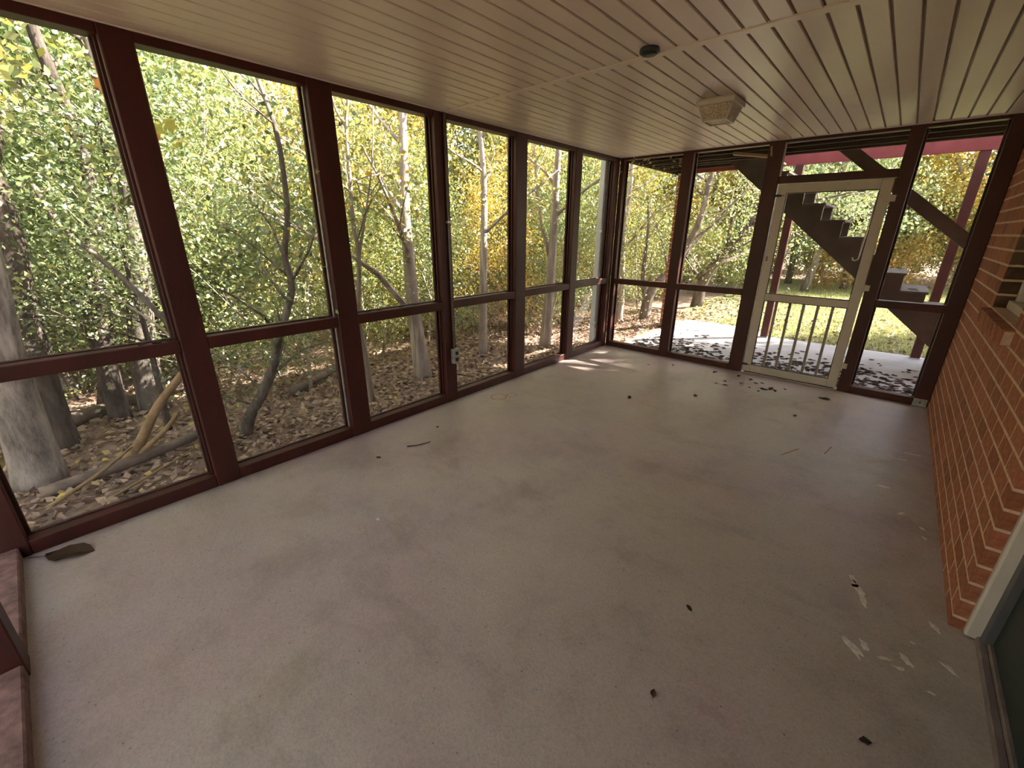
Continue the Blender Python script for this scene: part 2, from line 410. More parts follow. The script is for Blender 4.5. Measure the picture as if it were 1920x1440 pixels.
# ---- left screened wall
XS = -0.072      # screen plane
wl_ = empty('wall_left', (-0.045, L/2, 0), 'long screened wall of dark red posts facing the woods', None, None, 'structure')
LP = [(-0.46, -0.325), (0.494, 0.625), (1.438, 1.596), (2.414, 2.542), (3.389, 3.555), (4.396, 4.529), (5.30, 5.396)]
ZR0, ZR1, ZS = 0.892, 0.965, 0.078
for i, (a, b) in enumerate(LP):
    po = box('post', (-0.09, a, 0.0), (0.0, b, H), M['red'], wl_, 0.005)
for i in range(6):
    a, b = LP[i][1], LP[i+1][0]
    box('sill', (-0.10, a, 0.0), (-0.004, b, ZS), M['red'], wl_, 0.004)
    box('middle_rail', (-0.088, a, ZR0), (-0.006, b, ZR1), M['red'], wl_, 0.004)
    box('top_plate', (-0.10, a, H-0.045), (-0.002, b, H+0.01), M['red'], wl_, 0.003)
    for (z0, z1) in ((ZS, ZR0), (ZR1, H-0.045)):
        # outer trim holding the screen
        t = 0.016
        box('screen_trim', (XS-0.026, a, z0), (XS-0.004, a+t, z1), M['red'], wl_, 0.002)
        box('screen_trim', (XS-0.026, b-t*1.5, z0), (XS-0.004, b, z1), M['red'], wl_, 0.002)
        box('screen_trim', (XS-0.026, a+t, z0), (XS-0.004, b-t*1.5, z0+0.008), M['red'], wl_, 0.002)
        part('insect_screen', bv((XS-0.0006, a, z0), (XS, b, z1)), [(0, 4, 7, 3)], M['screen'], wl_)
    # beads in the corner of the post
    box('corner_bead', (XS+0.012, b-0.012, ZS), (XS+0.026, b, H-0.045), M['metal'] if i == 1 else M['red'], wl_, 0.002)

# ---- near screened wall (mostly behind the camera)
YN = -0.36
wn_ = empty('wall_near', (W/2, YN-0.045, 0), 'dusty red sill and post of the near screened wall', None, None, 'structure')
NP = [(0.0, 0.0), (0.79, 0.90), (1.72, 1.83), (2.60, 2.71), (3.36, 3.462)]
M['dusty_red'] = mat_simple('dusty_scuffed_red_paint', (0.20, 0.115, 0.10), 0.75, 0.45, 18, 0.35, 0.2)
for i, (a, b) in enumerate(NP):
    if b > a: box('post', (a, YN-0.09, 0.0), (b, YN+0.004, H), M['red'], wn_, 0.005)
for i in range(4):
    a, b = NP[i][1], NP[i+1][0]
    box('sill', (a, YN-0.10, 0.0), (b, YN, 0.07), M['dusty_red'], wn_, 0.006)
    box('middle_rail', (a, YN-0.088, ZR0), (b, YN-0.006, ZR1), M['red'], wn_, 0.004)
    box('top_plate', (a, YN-0.10, H-0.045), (b, YN-0.002, H+0.01), M['red'], wn_, 0.003)
    for (z0, z1) in ((0.07, ZR0), (ZR1, H-0.045)):
        part('insect_screen', bv((a, YN-0.073, z0), (b, YN-0.072, z1)), [(0, 1, 5, 4)], M['screen'], wn_)

# ---- far screened wall
wf_ = empty('wall_far', (W/2, L+0.045, 0), 'far screened wall of red posts around the white screen door', None, None, 'structure')
FP = [(0.0, 0.0), (0.796, 0.919), (1.678, 1.822), (2.757, 2.860), (3.353, 3.462)]
for i, (a, b) in enumerate(FP):
    if b > a: box('post', (a, L, 0.0), (b, L+0.09, H), M['red'], wf_, 0.005)
box('post', (-0.002, L, 0.0), (0.055, L+0.09, H), M['red'], wf_, 0.004)
def fbay(a, b, door=False):
    box('top_plate', (a, L+0.004, H-0.030), (b, L+0.095, H+0.01), M['red'], wf_, 0.004)
    if door:
        box('door_header', (a, L+0.004, 2.035), (b, L+0.09, 2.105), M['red'], wf_, 0.004)
        part('insect_screen', bv((a, L+0.07, 2.105), (b, L+0.071, H-0.030)), [(0, 1, 5, 4)], M['screen'], wf_)
        return
    box('sill', (a, L+0.002, 0.0), (b, L+0.095, 0.07), M['red'], wf_, 0.004)
    box('middle_rail', (a, L+0.005, 0.885), (b, L+0.088, 0.955), M['red'], wf_, 0.004)
    for z0, z1 in ((0.07, 0.885), (0.955, H-0.030)):
        box('screen_trim', (a, L+0.076, z0), (a+0.02, L+0.096, z1), M['red'], wf_, 0.002)
        box('screen_trim', (b-0.016, L+0.076, z0), (b, L+0.096, z1), M['red'], wf_, 0.002)
        part('insect_screen', bv((a, L+0.072, z0), (b, L+0.073, z1)), [(0, 1, 5, 4)], M['screen'], wf_)
fbay(0.055, 0.796); fbay(0.919, 1.678); fbay(1.822, 2.757, True); fbay(2.860, 3.353)
# steel shoe at the foot of the corner post
V, F = merge([(bv((3.352, L-0.006, 0.0), (3.452, L-0.001, 0.075)), BF), (bv((3.352, L-0.05, 0.0), (3.452, L-0.001, 0.004)), BF)])
sh = part('post_shoe', V, F, M['metal'], wf_, bevel=0.001); sh['label'] = 'galvanised steel shoe bolted to the corner post'
V, F = tube([(3.402, L-0.014, 0.04), (3.402, L-0.006, 0.04)], [0.009, 0.009], 6); part('bolt', V, F, M['charcoal'], sh)
# pale pieces of wood under the header
V, F = bar((0.78, L-0.002, H-0.075), (0.765, L+0.02, H-0.13), 0.02, 0.012); part('nail_block', V, F, M['tan_wood'], wf_)
V, F = bar((1.70, L-0.004, H-0.05), (1.715, L-0.002, H-0.14), 0.006, 0.016, (1, 0, 0)); part('nail_block', V, F, M['tan_wood'], wf_)

# ---- white screen door
dx0, dx1, dz0, dz1 = 1.834, 2.745, 0.018, 2.028; dy0, dy1 = L+0.008, L+0.038
d1 = empty('door_1', ((dx0+dx1)/2, (dy0+dy1)/2, dz0), 'cream white wooden screen door with slim balusters in its lower half', None, None, 'structure')
sl = 0.082
box('stile', (dx0, dy0, dz0), (dx0+sl, dy1, dz1), M['white'], d1)
box('stile', (dx1-sl, dy0, dz0), (dx1, dy1, dz1), M['white'], d1)
box('top_rail', (dx0+sl, dy0, dz1-0.085), (dx1-sl, dy1, dz1), M['white'], d1)
box('lock_rail', (dx0+sl, dy0, 0.852), (dx1-sl, dy1, 0.925), M['white'], d1)
box('bottom_rail', (dx0+sl, dy0, dz0), (dx1-sl, dy1, 0.100), M['white'], d1)
for z0, z1 in ((0.100, 0.852), (0.925, dz1-0.085)):
    a, b = dx0+sl, dx1-sl; q = 0.007
    V, F = merge([(bv((a, dy0+0.004, z0), (a+q, dy1-0.004, z1)), BF), (bv((b-q, dy0+0.004, z0), (b, dy1-0.004, z1)), BF),
                  (bv((a+q, dy0+0.004, z0), (b-q, dy1-0.004, z0+q)), BF), (bv((a+q, dy0+0.004, z1-q), (b-q, dy1-0.004, z1)), BF)])
    part('screen_spline', V, F, M['black'], d1)
    part('insect_screen', bv((a, dy0+0.02, z0), (b, dy0+0.0206, z1)), [(0, 1, 5, 4)], M['screen'], d1)
M['baluster'] = mat_simple('shaded_white_baluster', (0.34, 0.29, 0.25), 0.55, 0.1, 5, 0.1)  # white door paint greyed, shade on the outer side put into the colour
for k in range(5):
    x = dx0+sl+0.122+k*0.1265
    box('baluster', (x-0.013, dy1-0.004, 0.07), (x+0.013, dy1+0.018, 0.88), M['baluster'], d1, 0.002)
for z in (1.86, 1.06, 0.27):
    V, F = merge([(bv((dx1-0.045, dy0-0.004, z-0.035), (dx1+0.004, dy0, z+0.035)), BF), (bv((dx1+0.004, L-0.006, z-0.028), (dx1+0.045, L-0.001, z+0.028)), BF)])
    hg = part('hinge', V, F, M['white'], d1, bevel=0.002); hg['label'] = 'white painted butt hinge'
    V, F = tube([(dx1+0.004, dy0-0.006, z-0.037), (dx1+0.004, dy0-0.006, z+0.037)], [0.006, 0.006], 8); part('hinge_pin', V, F, M['white'], hg)
for z, xx in ((1.92, dx0), (0.105, dx0)):
    V, F = merge([(bv((xx-0.03, L-0.010, z-0.011), (xx+0.045, L-0.002, z+0.011)), BF), (bv((xx+0.045, L-0.006, z-0.003), (xx+0.075, L-0.002, z+0.003)), BF)])
    part('slide_bolt', V, F, M['black'], d1, bevel=0.001)['label'] = 'small black slide bolt'
V, F = merge([(bv((dx0+0.016, dy0-0.005, 1.27), (dx0+0.034, dy0, 1.32)), BF), (bv((dx0+0.02, dy0-0.022, 1.285), (dx0+0.03, dy0-0.005, 1.30)), BF)])
part('latch_plate', V, F, M['tan_wood'], d1, bevel=0.001)
pth = spline([(2.655, L+0.06, 1.93), (2.645, L+0.062, 1.6), (2.64, L+0.064, 1.36), (2.63, L+0.066, 1.315), (2.60, L+0.066, 1.31), (2.59, L+0.066, 1.335)], 18)
V, F = tube(pth, [0.006]*18, 6); part('pull_rod', V, F, M['white'], d1, True)
box('door_sweep', (dx0+0.02, dy0+0.004, 0.002), (dx1-0.02, dy1-0.006, 0.02), M['jamb_grey'], d1, 0.001)
tr = box('trim_1', (1.822, L+0.0, -0.01), (2.757, L+0.10, 0.004), M['chip'], None, 0.001)
tag(tr, 'thin pale threshold strip under the screen door', None, None, 'structure')

# ---- right brick wall
BL, BH, BD = 0.205, 0.088, 0.09
YB = 2.234; ZB0 = 0.063-0.088
WIN = (3.245, 4.085, 1.12, 2.14)       # window opening y0 y1 z0 z1 in the wall
wr = empty('wall_right', (W+0.1, (YB+L)/2, 0), 'red brick house wall with tan mortar joints', None, None, 'structure')
g = 0.0007                                # bricks stand this much proud of the joints
mw = []
y_end = L+0.10
for lo, hi in (((W+g, YB+g, -0.03), (W+BD, y_end, WIN[2])), ((W+g, YB+g, WIN[2]), (W+BD, WIN[0], WIN[3])), ((W+g, WIN[1], WIN[2]), (W+BD, y_end, WIN[3])),
               ((W+g, YB+g, WIN[3]), (W+BD, y_end, H+0.012))):
    mw.append((bv(lo, hi), BF))
V, F = merge(mw); part('mortar_bed', V, F, M['mortar'], wr, bevel=0)
box('backing_block', (W+BD+0.10, -0.46, -0.03), (W+0.40, L+0.10, H+0.012), M['mortar'], wr, 0)
box('house_return', (W+BD, L+0.02, -0.2), (W+6.0, L+0.10, H+0.3), M['brick'], wr, 0)
def in_frame(p, mx=40):
    d = np.array(p)-np.array(CAM); z = d@FWD
    if z < 0.1: return False
    u = 960+FPX*(d@RGT)/z; v = 720-FPX*(d@UPV)/z
    return -mx < u < 1920+mx and -mx < v < 1440+mx
brick_meshes = {}
def brick_mesh(l, h, d):
    key = (round(l, 3), round(h, 3), round(d, 3))
    if key not in brick_meshes:
        c = 0.0012; V = []
        for x in (0, c):
            e = 0 if x else c
            V += [(x, e, e), (x, l-e, e), (x, l-e, h-e), (x, e, h-e)]
        V += [(d, 0, 0), (d, l, 0), (d, l, h), (d, 0, h)]
        F = [(0, 3, 2, 1)] + [(i, (i+1) % 4, 4+(i+1) % 4, 4+i) for i in range(4)] + [(4+i, 4+(i+1) % 4, 8+(i+1) % 4, 8+i) for i in range(4)] + [(8, 9, 10, 11)]
        brick_meshes[key] = mesh_np('brick', V, F, M['brick'])
    return brick_meshes[key]
def put_brick(x, y, z, l, h, d, parent, name='brick', rz=0.0, mesh=None):
    o = bpy.data.objects.new(name, mesh or brick_mesh(l, h, d)); link(o); o.parent = parent
    o.location = np.array((x, y, z))-LOC[parent.name]; o.rotation_euler = (0, 0, rz)
    return o
JT = 0.0135
rest = []; nbrick = 0
row = 0
while ZB0+row*BH < H-0.01:
    z0 = ZB0+row*BH; z1 = min(z0+BH-JT, H+0.01); z0 = max(z0, 0.0)
    y = YB - (0.0 if row % 2 == 0 else BL/2)
    while y < L-0.01:
        a, b = max(y, YB), min(y+BL-JT, L+0.09)
        segs = [(a, b)]
        zc = (z0+z1)/2
        if WIN[2]-0.02 < zc < WIN[3]:
            segs = []
            if a < WIN[0]: segs.append((a, min(b, WIN[0])))
            if b > WIN[1]: segs.append((max(a, WIN[1]), b))
        # rowlock sill zone replaces one course under the window
        for (s, e) in segs:
            if e-s < 0.02: continue
            if 1.03 < zc < 1.12 and s < WIN[1]+0.05 and e > WIN[0]-0.05:
                if s < WIN[0]-0.05: e = WIN[0]-0.05
                elif e > WIN[1]+0.05: s = WIN[1]+0.05
                else: continue
                if e-s < 0.02: continue
            j = rng.uniform(-0.0005, 0.0002)
            d = BD-0.002
            if in_frame((W, (s+e)/2, zc), 25) and nbrick < 300:
                put_brick(W+j, s, z0, e-s, z1-z0, d, wr); nbrick += 1
            else:
                rest.append((bv((W+j, s, z0), (W+d, e, z1)), BF))
        y += BL
    row += 1
if rest:
    V, F = merge(rest); tag(part('brick_field', V, F, M['brick'], wr), kind='stuff')
# window in the brick wall
w1 = empty('window_1', (W+0.07, (WIN[0]+WIN[1])/2, WIN[2]), 'small cream framed window set back in the brick wall', None, None, 'structure')
xf = W+0.085
y0, y1, z0, z1 = WIN
for nm, lo, hi in (('frame_jamb', (xf, y0, z0+0.01), (xf+0.09, y0+0.055, z1)), ('frame_jamb', (xf, y1-0.055, z0+0.01), (xf+0.09, y1, z1)),
                   ('frame_head', (xf, y0, z1-0.055), (xf+0.09, y1, z1)), ('frame_sill', (xf-0.025, y0, z0+0.0), (xf+0.09, y1, z0+0.05))):
    box(nm, lo, hi, M['white'], w1, 0.004)
for lo, hi in (((xf+0.03, y0+0.055, z0+0.05), (xf+0.06, y0+0.09, z1-0.055)), ((xf+0.03, y1-0.09, z0+0.05), (xf+0.06, y1-0.055, z1-0.055)),
               ((xf+0.03, y0+0.09, z0+0.05), (xf+0.06, y1-0.09, z0+0.095)), ((xf+0.03, y0+0.09, z1-0.1), (xf+0.06, y1-0.09, z1-0.055))):
    box('sash', lo, hi, M['white'], w1, 0.003)
part('pane', bv((xf+0.04, y0+0.08, z0+0.09), (xf+0.046, y1-0.08, z1-0.09)), BF, M['pane'], w1)
# rowlock brick sill under the window
ns = 13; sw = (y1-y0+0.09)/ns
sill_mesh = mesh_np('sill_brick', bv((0, 0, 0), (0.115, sw-0.009, 0.082)), BF, M['brick'])
for k in range(ns):
    o = bpy.data.objects.new('sill_brick', sill_mesh); link(o); o.parent = w1
    o.location = np.array((W-0.040+rng.normal(0, 0.002), y0-0.045+k*sw, z0-0.094))-LOC[w1.name]; o.rotation_euler = (0, -0.07, 0)
box('sill_mortar', (W-0.034, y0-0.045, z0-0.088), (W+0.09, y1+0.035, z0-0.020), M['mortar'], w1, 0)

# ---- dark door in the brick wall, lower right
d2 = empty('door_2', (W+0.10, 1.6, 0), 'dark green house door with cream trim beside the brick corner', None, None, 'structure')
box('brick_mould', (W+0.042, YB-0.034, 0.004), (W+0.10, YB+0.004, H-0.20), M['white'], d2, 0.008)
box('jamb', (W+0.085, YB-0.075, 0.0), (W+0.13, YB-0.03, H-0.2), M['jamb_grey'], d2, 0.003)
box('door_slab', (W+0.112, 1.19, 0.045), (W+0.155, YB-0.07, H-0.26), M['door_green'], d2, 0.003)
for z0_, z1_ in ((0.25, 0.95), (1.15, 1.95)):
    for a_, b_ in ((1.30, 1.60), (1.74, 2.04)):
        box('raised_panel', (W+0.106, a_, z0_), (W+0.115, b_, z1_), M['door_green'], d2, 0.005)
V, F = tube([(W+0.112, 1.27, 1.0), (W+0.085, 1.27, 1.0), (W+0.075, 1.27, 1.0), (W+0.05, 1.27, 1.0), (W+0.045, 1.27, 1.0)], [0.012, 0.012, 0.026, 0.028, 0.015], 12); part('knob', V, F, M['metal'], d2, True)
V, F = merge([(bv((W+0.075, 1.15, 0.0), (W+0.10, YB-0.036, 0.03)), BF), (bv((W+0.10, 1.15, 0.0), (W+0.13, YB-0.036, 0.045)), BF)])
part('threshold', V, F, M['threshold'], d2, bevel=0.003)
box('wall_above', (W+0.0, 1.15, H-0.2), (W+0.15, YB, H+0.012), M['brick'], wr, 0)
box('wall_panel', (W+0.0, -0.36, 0.0), (W+0.15, 1.15, H+0.012), M['brick'], wr, 0)

# ---- ceiling light
lt = empty('ceiling_light', (1.745, 3.585, H-0.13), 'square ceiling light with pebbled glass and cream metal frame', 'ceiling light')
lx0, lx1, ly0, ly1 = 1.615, 1.875, 3.46, 3.71
V, F = merge([(bv((lx0+0.01, ly0+0.01, H-0.012), (lx1-0.01, ly1-0.01, H)), BF), (bv((lx0, ly0, H-0.042), (lx1, ly1, H-0.010)), BF)])
part('canopy', V, F, M['white'], lt, bevel=0.003)
tx0, tx1, ty0, ty1 = lx0+0.018, lx1-0.018, ly0+0.018, ly1-0.018; zt = H-0.042
cx_, cy_ = (lx0+lx1)/2, (ly0+ly1)/2; hb = 0.078; zb = H-0.135
top = [(tx0, ty0, zt), (tx1, ty0, zt), (tx1, ty1, zt), (tx0, ty1, zt)]
bot = [(cx_-hb, cy_-hb, zb), (cx_+hb, cy_-hb, zb), (cx_+hb, cy_+hb, zb), (cx_-hb, cy_+hb, zb)]
for k in range(4):
    a, b, c, d = map(np.array, (top[k], top[(k+1) % 4], bot[(k+1) % 4], bot[k]))
    nrm = np.cross(b-a, d-a); nrm /= np.linalg.norm(nrm); cen = np.array((cx_, cy_, zt))
    if nrm @ ((a+c)/2-cen) > 0: nrm = -nrm
    q = [a, b, c, d]; V = q+[p+nrm*0.004 for p in q]
    part('glass_panel', V, BF, M['lamp_glass'], lt)
    V, F = tube([a, d], [0.006, 0.006], 5); part('corner_bar', V, F, M['white'], lt)
part('bottom_glass', [tuple(np.array(p)+(0, 0, 0.002)) for p in bot]+[tuple(np.array(p)+(0, 0, 0.007)) for p in bot], BF, M['lamp_glass'], lt)
V, F = merge([bar(bot[k], bot[(k+1) % 4], 0.009, 0.009) for k in range(4)]); part('bottom_frame', V, F, M['white'], lt)

# ---- dark round alarm on the ceiling
def lathe(prof, cx, cy, n=28):
    V, F = [], []
    for r, z in prof:
        for k in range(n): V.append((cx+r*math.cos(2*math.pi*k/n), cy+r*math.sin(2*math.pi*k/n), z))
    for i in range(len(prof)-1):
        for k in range(n): F.append((i*n+k, i*n+(k+1) % n, (i+1)*n+(k+1) % n, (i+1)*n+k))
    F.append(tuple(range((len(prof)-1)*n, len(prof)*n))); F.append(tuple(range(n))[::-1])
    return V, F
sa = empty('ceiling_disc', (1.752, 2.405, H-0.03), 'small dark round disc mounted on the ceiling beside the joint strip', 'ceiling disc')
V, F = lathe([(0.047, H), (0.05, H-0.006), (0.05, H-0.018), (0.044, H-0.022)], 1.752, 2.405); part('housing', V, F, M['charcoal'], sa, True)
V, F = lathe([(0.040, H-0.020), (0.036, H-0.028), (0.015, H-0.031)], 1.752, 2.405); part('cover', V, F, M['black'], sa, True)

# ---- conduit and outlet on the middle post
cd = empty('electrical_conduit', (0.012, 2.50, 0.385), 'grey conduit running down a red post into a metal outlet box', 'conduit')
V, F = tube([(0.012, 2.505, 0.52), (0.012, 2.505, 1.5), (0.012, 2.505, H)], [0.011]*3, 10); part('pipe', V, F, M['pipe'], cd, True)
box('outlet_box', (0.0, 2.47, 0.385), (0.045, 2.54, 0.525), M['metal'], cd, 0.006)
cv = box('cover_plate', (0.045, 2.466, 0.388), (0.050, 2.544, 0.522), M['metal'], cd, 0.003)
for z in (0.425, 0.485): box('receptacle', (0.050, 2.488, z-0.017), (0.0525, 2.522, z+0.017), M['charcoal'], cv, 0.003)
box('pipe_strap', (0.0, 2.485, 1.62), (0.026, 2.525, 1.64), M['metal'], cd, 0.002)

# ---- white downspout outside the corner
ds = empty('downspout', (-0.145, 5.285, -0.12), 'white rectangular downspout standing outside the far left corner post', 'downspout')
box('pipe', (-0.19, 5.235, 0.02), (-0.115, 5.325, H+0.2), M['downspout'], ds, 0.008)
V, F = bar((-0.152, 5.28, 0.05), (-0.24, 5.28, -0.06), 0.075, 0.065, (1, 0, 0.5)); part('elbow', V, F, M['downspout'], ds, bevel=0.006)
for z in (0.32, 1.55): box('strap', (-0.194, 5.228, z), (-0.098, 5.332, z+0.03), M['downspout'], ds, 0.002)

# ================================================================== OUTSIDE
def gz(x, y):
    """ground height beyond the porch"""
    x = np.asarray(x, float); y = np.asarray(y, float)
    left = -0.10-0.075*np.clip(-x-0.1, 0, 1.6)-0.02*np.clip(-x-1.7, 0, 10)
    yard = -0.10+0.0*x
    t = np.clip((y-7.5)/3.0, 0, 1)*np.clip((x+2.5)/2.5, 0, 1)
    h = left*(1-t)+yard*t
    return h+0.03*np.sin(1.7*x+0.6*y)*np.sin(1.3*y-0.4*x)+0.012*np.sin(5.1*x+2*y)
def grid(name, x0, x1, y0, y1, n, m, mat, dz=0.0, label=None, kind='structure', cond=None):
    xs = np.linspace(x0, x1, n); ys = np.linspace(y0, y1, m)
    X, Y = np.meshgrid(xs, ys, indexing='ij'); Z = gz(X, Y)+dz
    if cond is not None: Z = cond(X, Y, Z)
    V = np.stack([X, Y, Z], -1).reshape(-1, 3)
    I = np.arange(n*m).reshape(n, m)
    F = np.stack([I[:-1, :-1], I[1:, :-1], I[1:, 1:], I[:-1, 1:]], -1).reshape(-1, 4)
    o = part(name, V, F, mat, None, True); tag(o, label, None, None, kind); return o
def sink(X, Y, Z):   # keep the soil below the slabs
    m_ = ((X > -0.12) & (X < 4.0) & (Y < L+0.3) & (Y > -0.5)) | ((X > 0.0) & (X < 4.9) & (Y > L) & (Y < 8.0))
    return np.where(m_, -0.3, Z)
grid('ground', -34, 30, -14, 44, 150, 140, M['ground'], -0.015, 'brown leaf strewn woodland floor beyond the screens', 'structure', sink)
def sink2(X, Y, Z): return np.where((X < 0.4) & (Y < 8.7), -0.4, np.where(Y < 8.0, -0.4, Z))
grid('lawn', -0.6, 14, 7.7, 19, 60, 50, M['lawn'], 0.01, 'sunlit patchy lawn beyond the patio', 'structure', sink2)

ZP = -0.05
pv = [(0.08, L+0.02), (0.08, 8.40), (1.35, 8.42), (1.46, 7.90), (4.9, 8.0), (4.9, L+0.02)]
V = [(x, y, ZP) for x, y in pv]+[(x, y, -0.3) for x, y in pv]
nP = len(pv)
pt_ = part('patio', V, [tuple(range(nP))[::-1]]+[(k, (k+1) % nP, (k+1) % nP+nP, k+nP) for k in range(nP)]+[tuple(range(nP, 2*nP))], M['concrete'])
tag(pt_, 'grey concrete patio slab under the deck outside the screen door', None, None, 'structure')
for p_ in pt_.data.polygons: pass

# ---- deck above the patio
YBM = 7.78
dk = empty('wooden_deck', (1.6, 6.6, ZP), 'dark wooden upper deck on red posts over the patio', 'deck')
box('beam', (-0.15, YBM, 2.475), (4.9, YBM+0.045, 2.64), M['beam_red'], dk, 0.004)['label'] = 'faded red painted outer beam, light put in its colour'
box('rim_joist', (-0.19, L+0.12, 2.455), (-0.15, YBM+0.045, 2.66), M['deck'], dk, 0.003)
for k, y in enumerate((5.62, 5.98, 6.34, 6.56)):
    box('joist', (-0.15, y, 2.452), (4.9, y+0.04, 2.66), M['deck'], dk, 0.003)
for k, y in enumerate((6.92, 7.30)):
    box('joist', (-0.15, y, 2.475), (1.15, y+0.04, 2.66), M['deck'], dk, 0.003)
box('header_joist', (1.15, 6.60, 2.475), (1.19, YBM, 2.66), M['deck'], dk, 0.003)
nb = 0
yb_ = L+0.11
while yb_ < YBM+0.02:
    x1_ = 4.9 if yb_ < 6.5 else 1.22
    box('deck_board', (-0.21, yb_, 2.66), (x1_, min(yb_+0.134, YBM+0.06), 2.695), M['deck'], dk, 0.002); yb_ += 0.140
for (x, y) in ((1.555, 7.80), (3.40, 7.82)):
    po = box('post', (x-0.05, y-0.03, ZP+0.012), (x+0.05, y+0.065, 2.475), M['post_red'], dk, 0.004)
    box('post_base', (x-0.06, y-0.04, ZP), (x+0.06, y+0.075, ZP+0.012), M['downspout'], po, 0.001)
V, F = bar((1.18, 5.95, 2.44), (1.62, 6.20, 2.39), 0.05, 0.03); part('brace', V, F, M['tan_wood'], dk)

# ---- stair descending to the right
st = empty('wooden_staircase', (2.6, 7.05, ZP), 'grey brown wooden stair with notched stringers descending from the deck', 'staircase')
RUN, RISE = 0.231, 0.193
def step_z(k): return 0.928+RISE*(4-k)       # tread seat heights, k counts up to the right
X0 = 1.868                                     # riser line of the step whose seat is at 1.879
def stringer(y):
    pts = []
    zt_ = 1.879; x = X0
    # walk the notches from the deck down to the patio
    n_up = 4
    xs_ = X0-RUN*(n_up-1); zs_ = 1.879+RISE*n_up
    pts.append((xs_-0.25, min(zs_, 2.66))); pts.append((xs_, min(zs_, 2.66)))
    x, z = xs_, zs_
    k = 0
    while z-RISE > ZP+0.05:
        z2 = z-RISE
        pts.append((x, z2)); x += RUN; pts.append((x, z2)); z = z2
    pts.append((x, ZP)); pts.append((x-0.20, ZP))
    # lower edge, parallel to the pitch
    sl_ = RISE/RUN
    pts.append((x-0.42, ZP+0.10))
    xl = xs_-0.25; zl = 1.858-sl_*(xl-1.704)
    pts.append((xl, min(zl, 2.45)))
    n = len(pts)
    V = [(px, y, pz) for px, pz in pts]+[(px, y+0.04, pz) for px, pz in pts]
    F = [tuple(range(n)), tuple(range(n, 2*n))[::-1]]+[(i, i+n, (i+1) % n+n, (i+1) % n) for i in range(n)]
    return V, F
for y in (6.68, 7.52):
    V, F = stringer(y); part('stringer', V, F, M['brown'], st)
x, z = X0-RUN*3, 1.879+RISE*3
while z > ZP+0.06:
    box('tread', (x+0.002, 6.676, z), (x+RUN+0.018, 7.57, z+0.026), M['tread'], st, 0.003)
    x += RUN; z -= RISE
V, F = bar((1.55, 6.64, 2.99), (4.30, 6.64, 0.765), 0.05, 0.11); hr = part('handrail', V, F, M['brown'], st, bevel=0.004)
V, F = bar((1.55, 6.64, 3.065), (4.30, 6.64, 0.84), 0.05, 0.02); part('rail_cap', V, F, M['brown'], hr)
box('newel_post', (4.22, 6.60, ZP), (4.31, 6.69, 0.98), M['brown'], st, 0.004)

# ---- brick pillar
bp = empty('brick_pillar', (-0.04, 7.72, ZP-0.03), 'square red brick pillar holding up the deck corner', 'pillar')
box('mortar_core', (-0.129, 7.631, -0.10), (0.049, 7.809, 2.47), M['mortar'], bp, 0)
PW = 0.19
hb_mesh = {}
r_ = 0; z = -0.10
while z < 2.44:
    zz = min(BH-JT, 2.47-z)
    for s in range(4):
        # two bricks a side, staggered by row
        cuts = [(-PW/2, PW/2)] if (r_+s) % 2 == 0 else [(-PW/2, -JT/2), (JT/2, PW/2)]
        for (a, b) in cuts:
            key = (round(b-a, 3), round(zz, 3))
            if key not in hb_mesh: hb_mesh[key] = mesh_np('brick', bv((0, 0, 0), (key[0], 0.05, key[1])), BF, M['brick'])
            ang = s*math.pi/2; R = Matrix.Rotation(ang, 3, 'Z')
            p = R @ Vector((a, -PW/2, 0))
            o = bpy.data.objects.new('brick', hb_mesh[key]); link(o); o.parent = bp
            o.location = (p.x, p.y, z-LOC[bp.name][2]); o.rotation_euler = (0, 0, ang)
    z += BH; r_ += 1

# ------------------------------------------------------------------ leaves, twigs and trees
def leaf_mesh(name, P, S, mat, r, flat=0.0, aspect=0.55):
    n = len(P)
    a = r.normal(size=(n, 3)); a[:, 2] = a[:, 2]*(1-flat)-0.25*(1-flat); a /= np.linalg.norm(a, axis=1)[:, None]
    b = r.normal(size=(n, 3)); b[:, 2] *= (1-flat)
    b -= a*np.sum(a*b, 1)[:, None]; b /= (np.linalg.norm(b, axis=1)[:, None]+1e-9)
    c = np.cross(a, b); S = S[:, None]
    V = np.stack([P-a*S*.5, P+b*S*aspect*.5+c*S*.10, P+a*S*.5, P-b*S*aspect*.5+c*S*.10], 1).reshape(-1, 3)
    F = np.arange(4*n).reshape(n, 4)
    return mesh_np(name, V, F, mat)
def stuff_child(name, me, parent, kind='stuff'):
    o = bpy.data.objects.new(name, me); link(o); o.parent = parent
    if kind: o['kind'] = kind
    return o
def rand_dir(r, el0, el1):
    az = r.uniform(0, 2*math.pi); el = math.radians(r.uniform(el0, el1))
    return np.array([math.cos(az)*math.cos(el), math.sin(az)*math.cos(el), math.sin(el)])
def branch_path(r, p, d, ln, n=5, droop=0.12, wig=0.12):
    pts = [p]; dd = d.copy()
    for i in range(n-1):
        dd = dd+r.normal(0, wig, 3)+np.array([0, 0, droop*(0.5-i/n)]); dd /= np.linalg.norm(dd)
        pts.append(pts[-1]+dd*ln/(n-1))
    return np.array(pts)
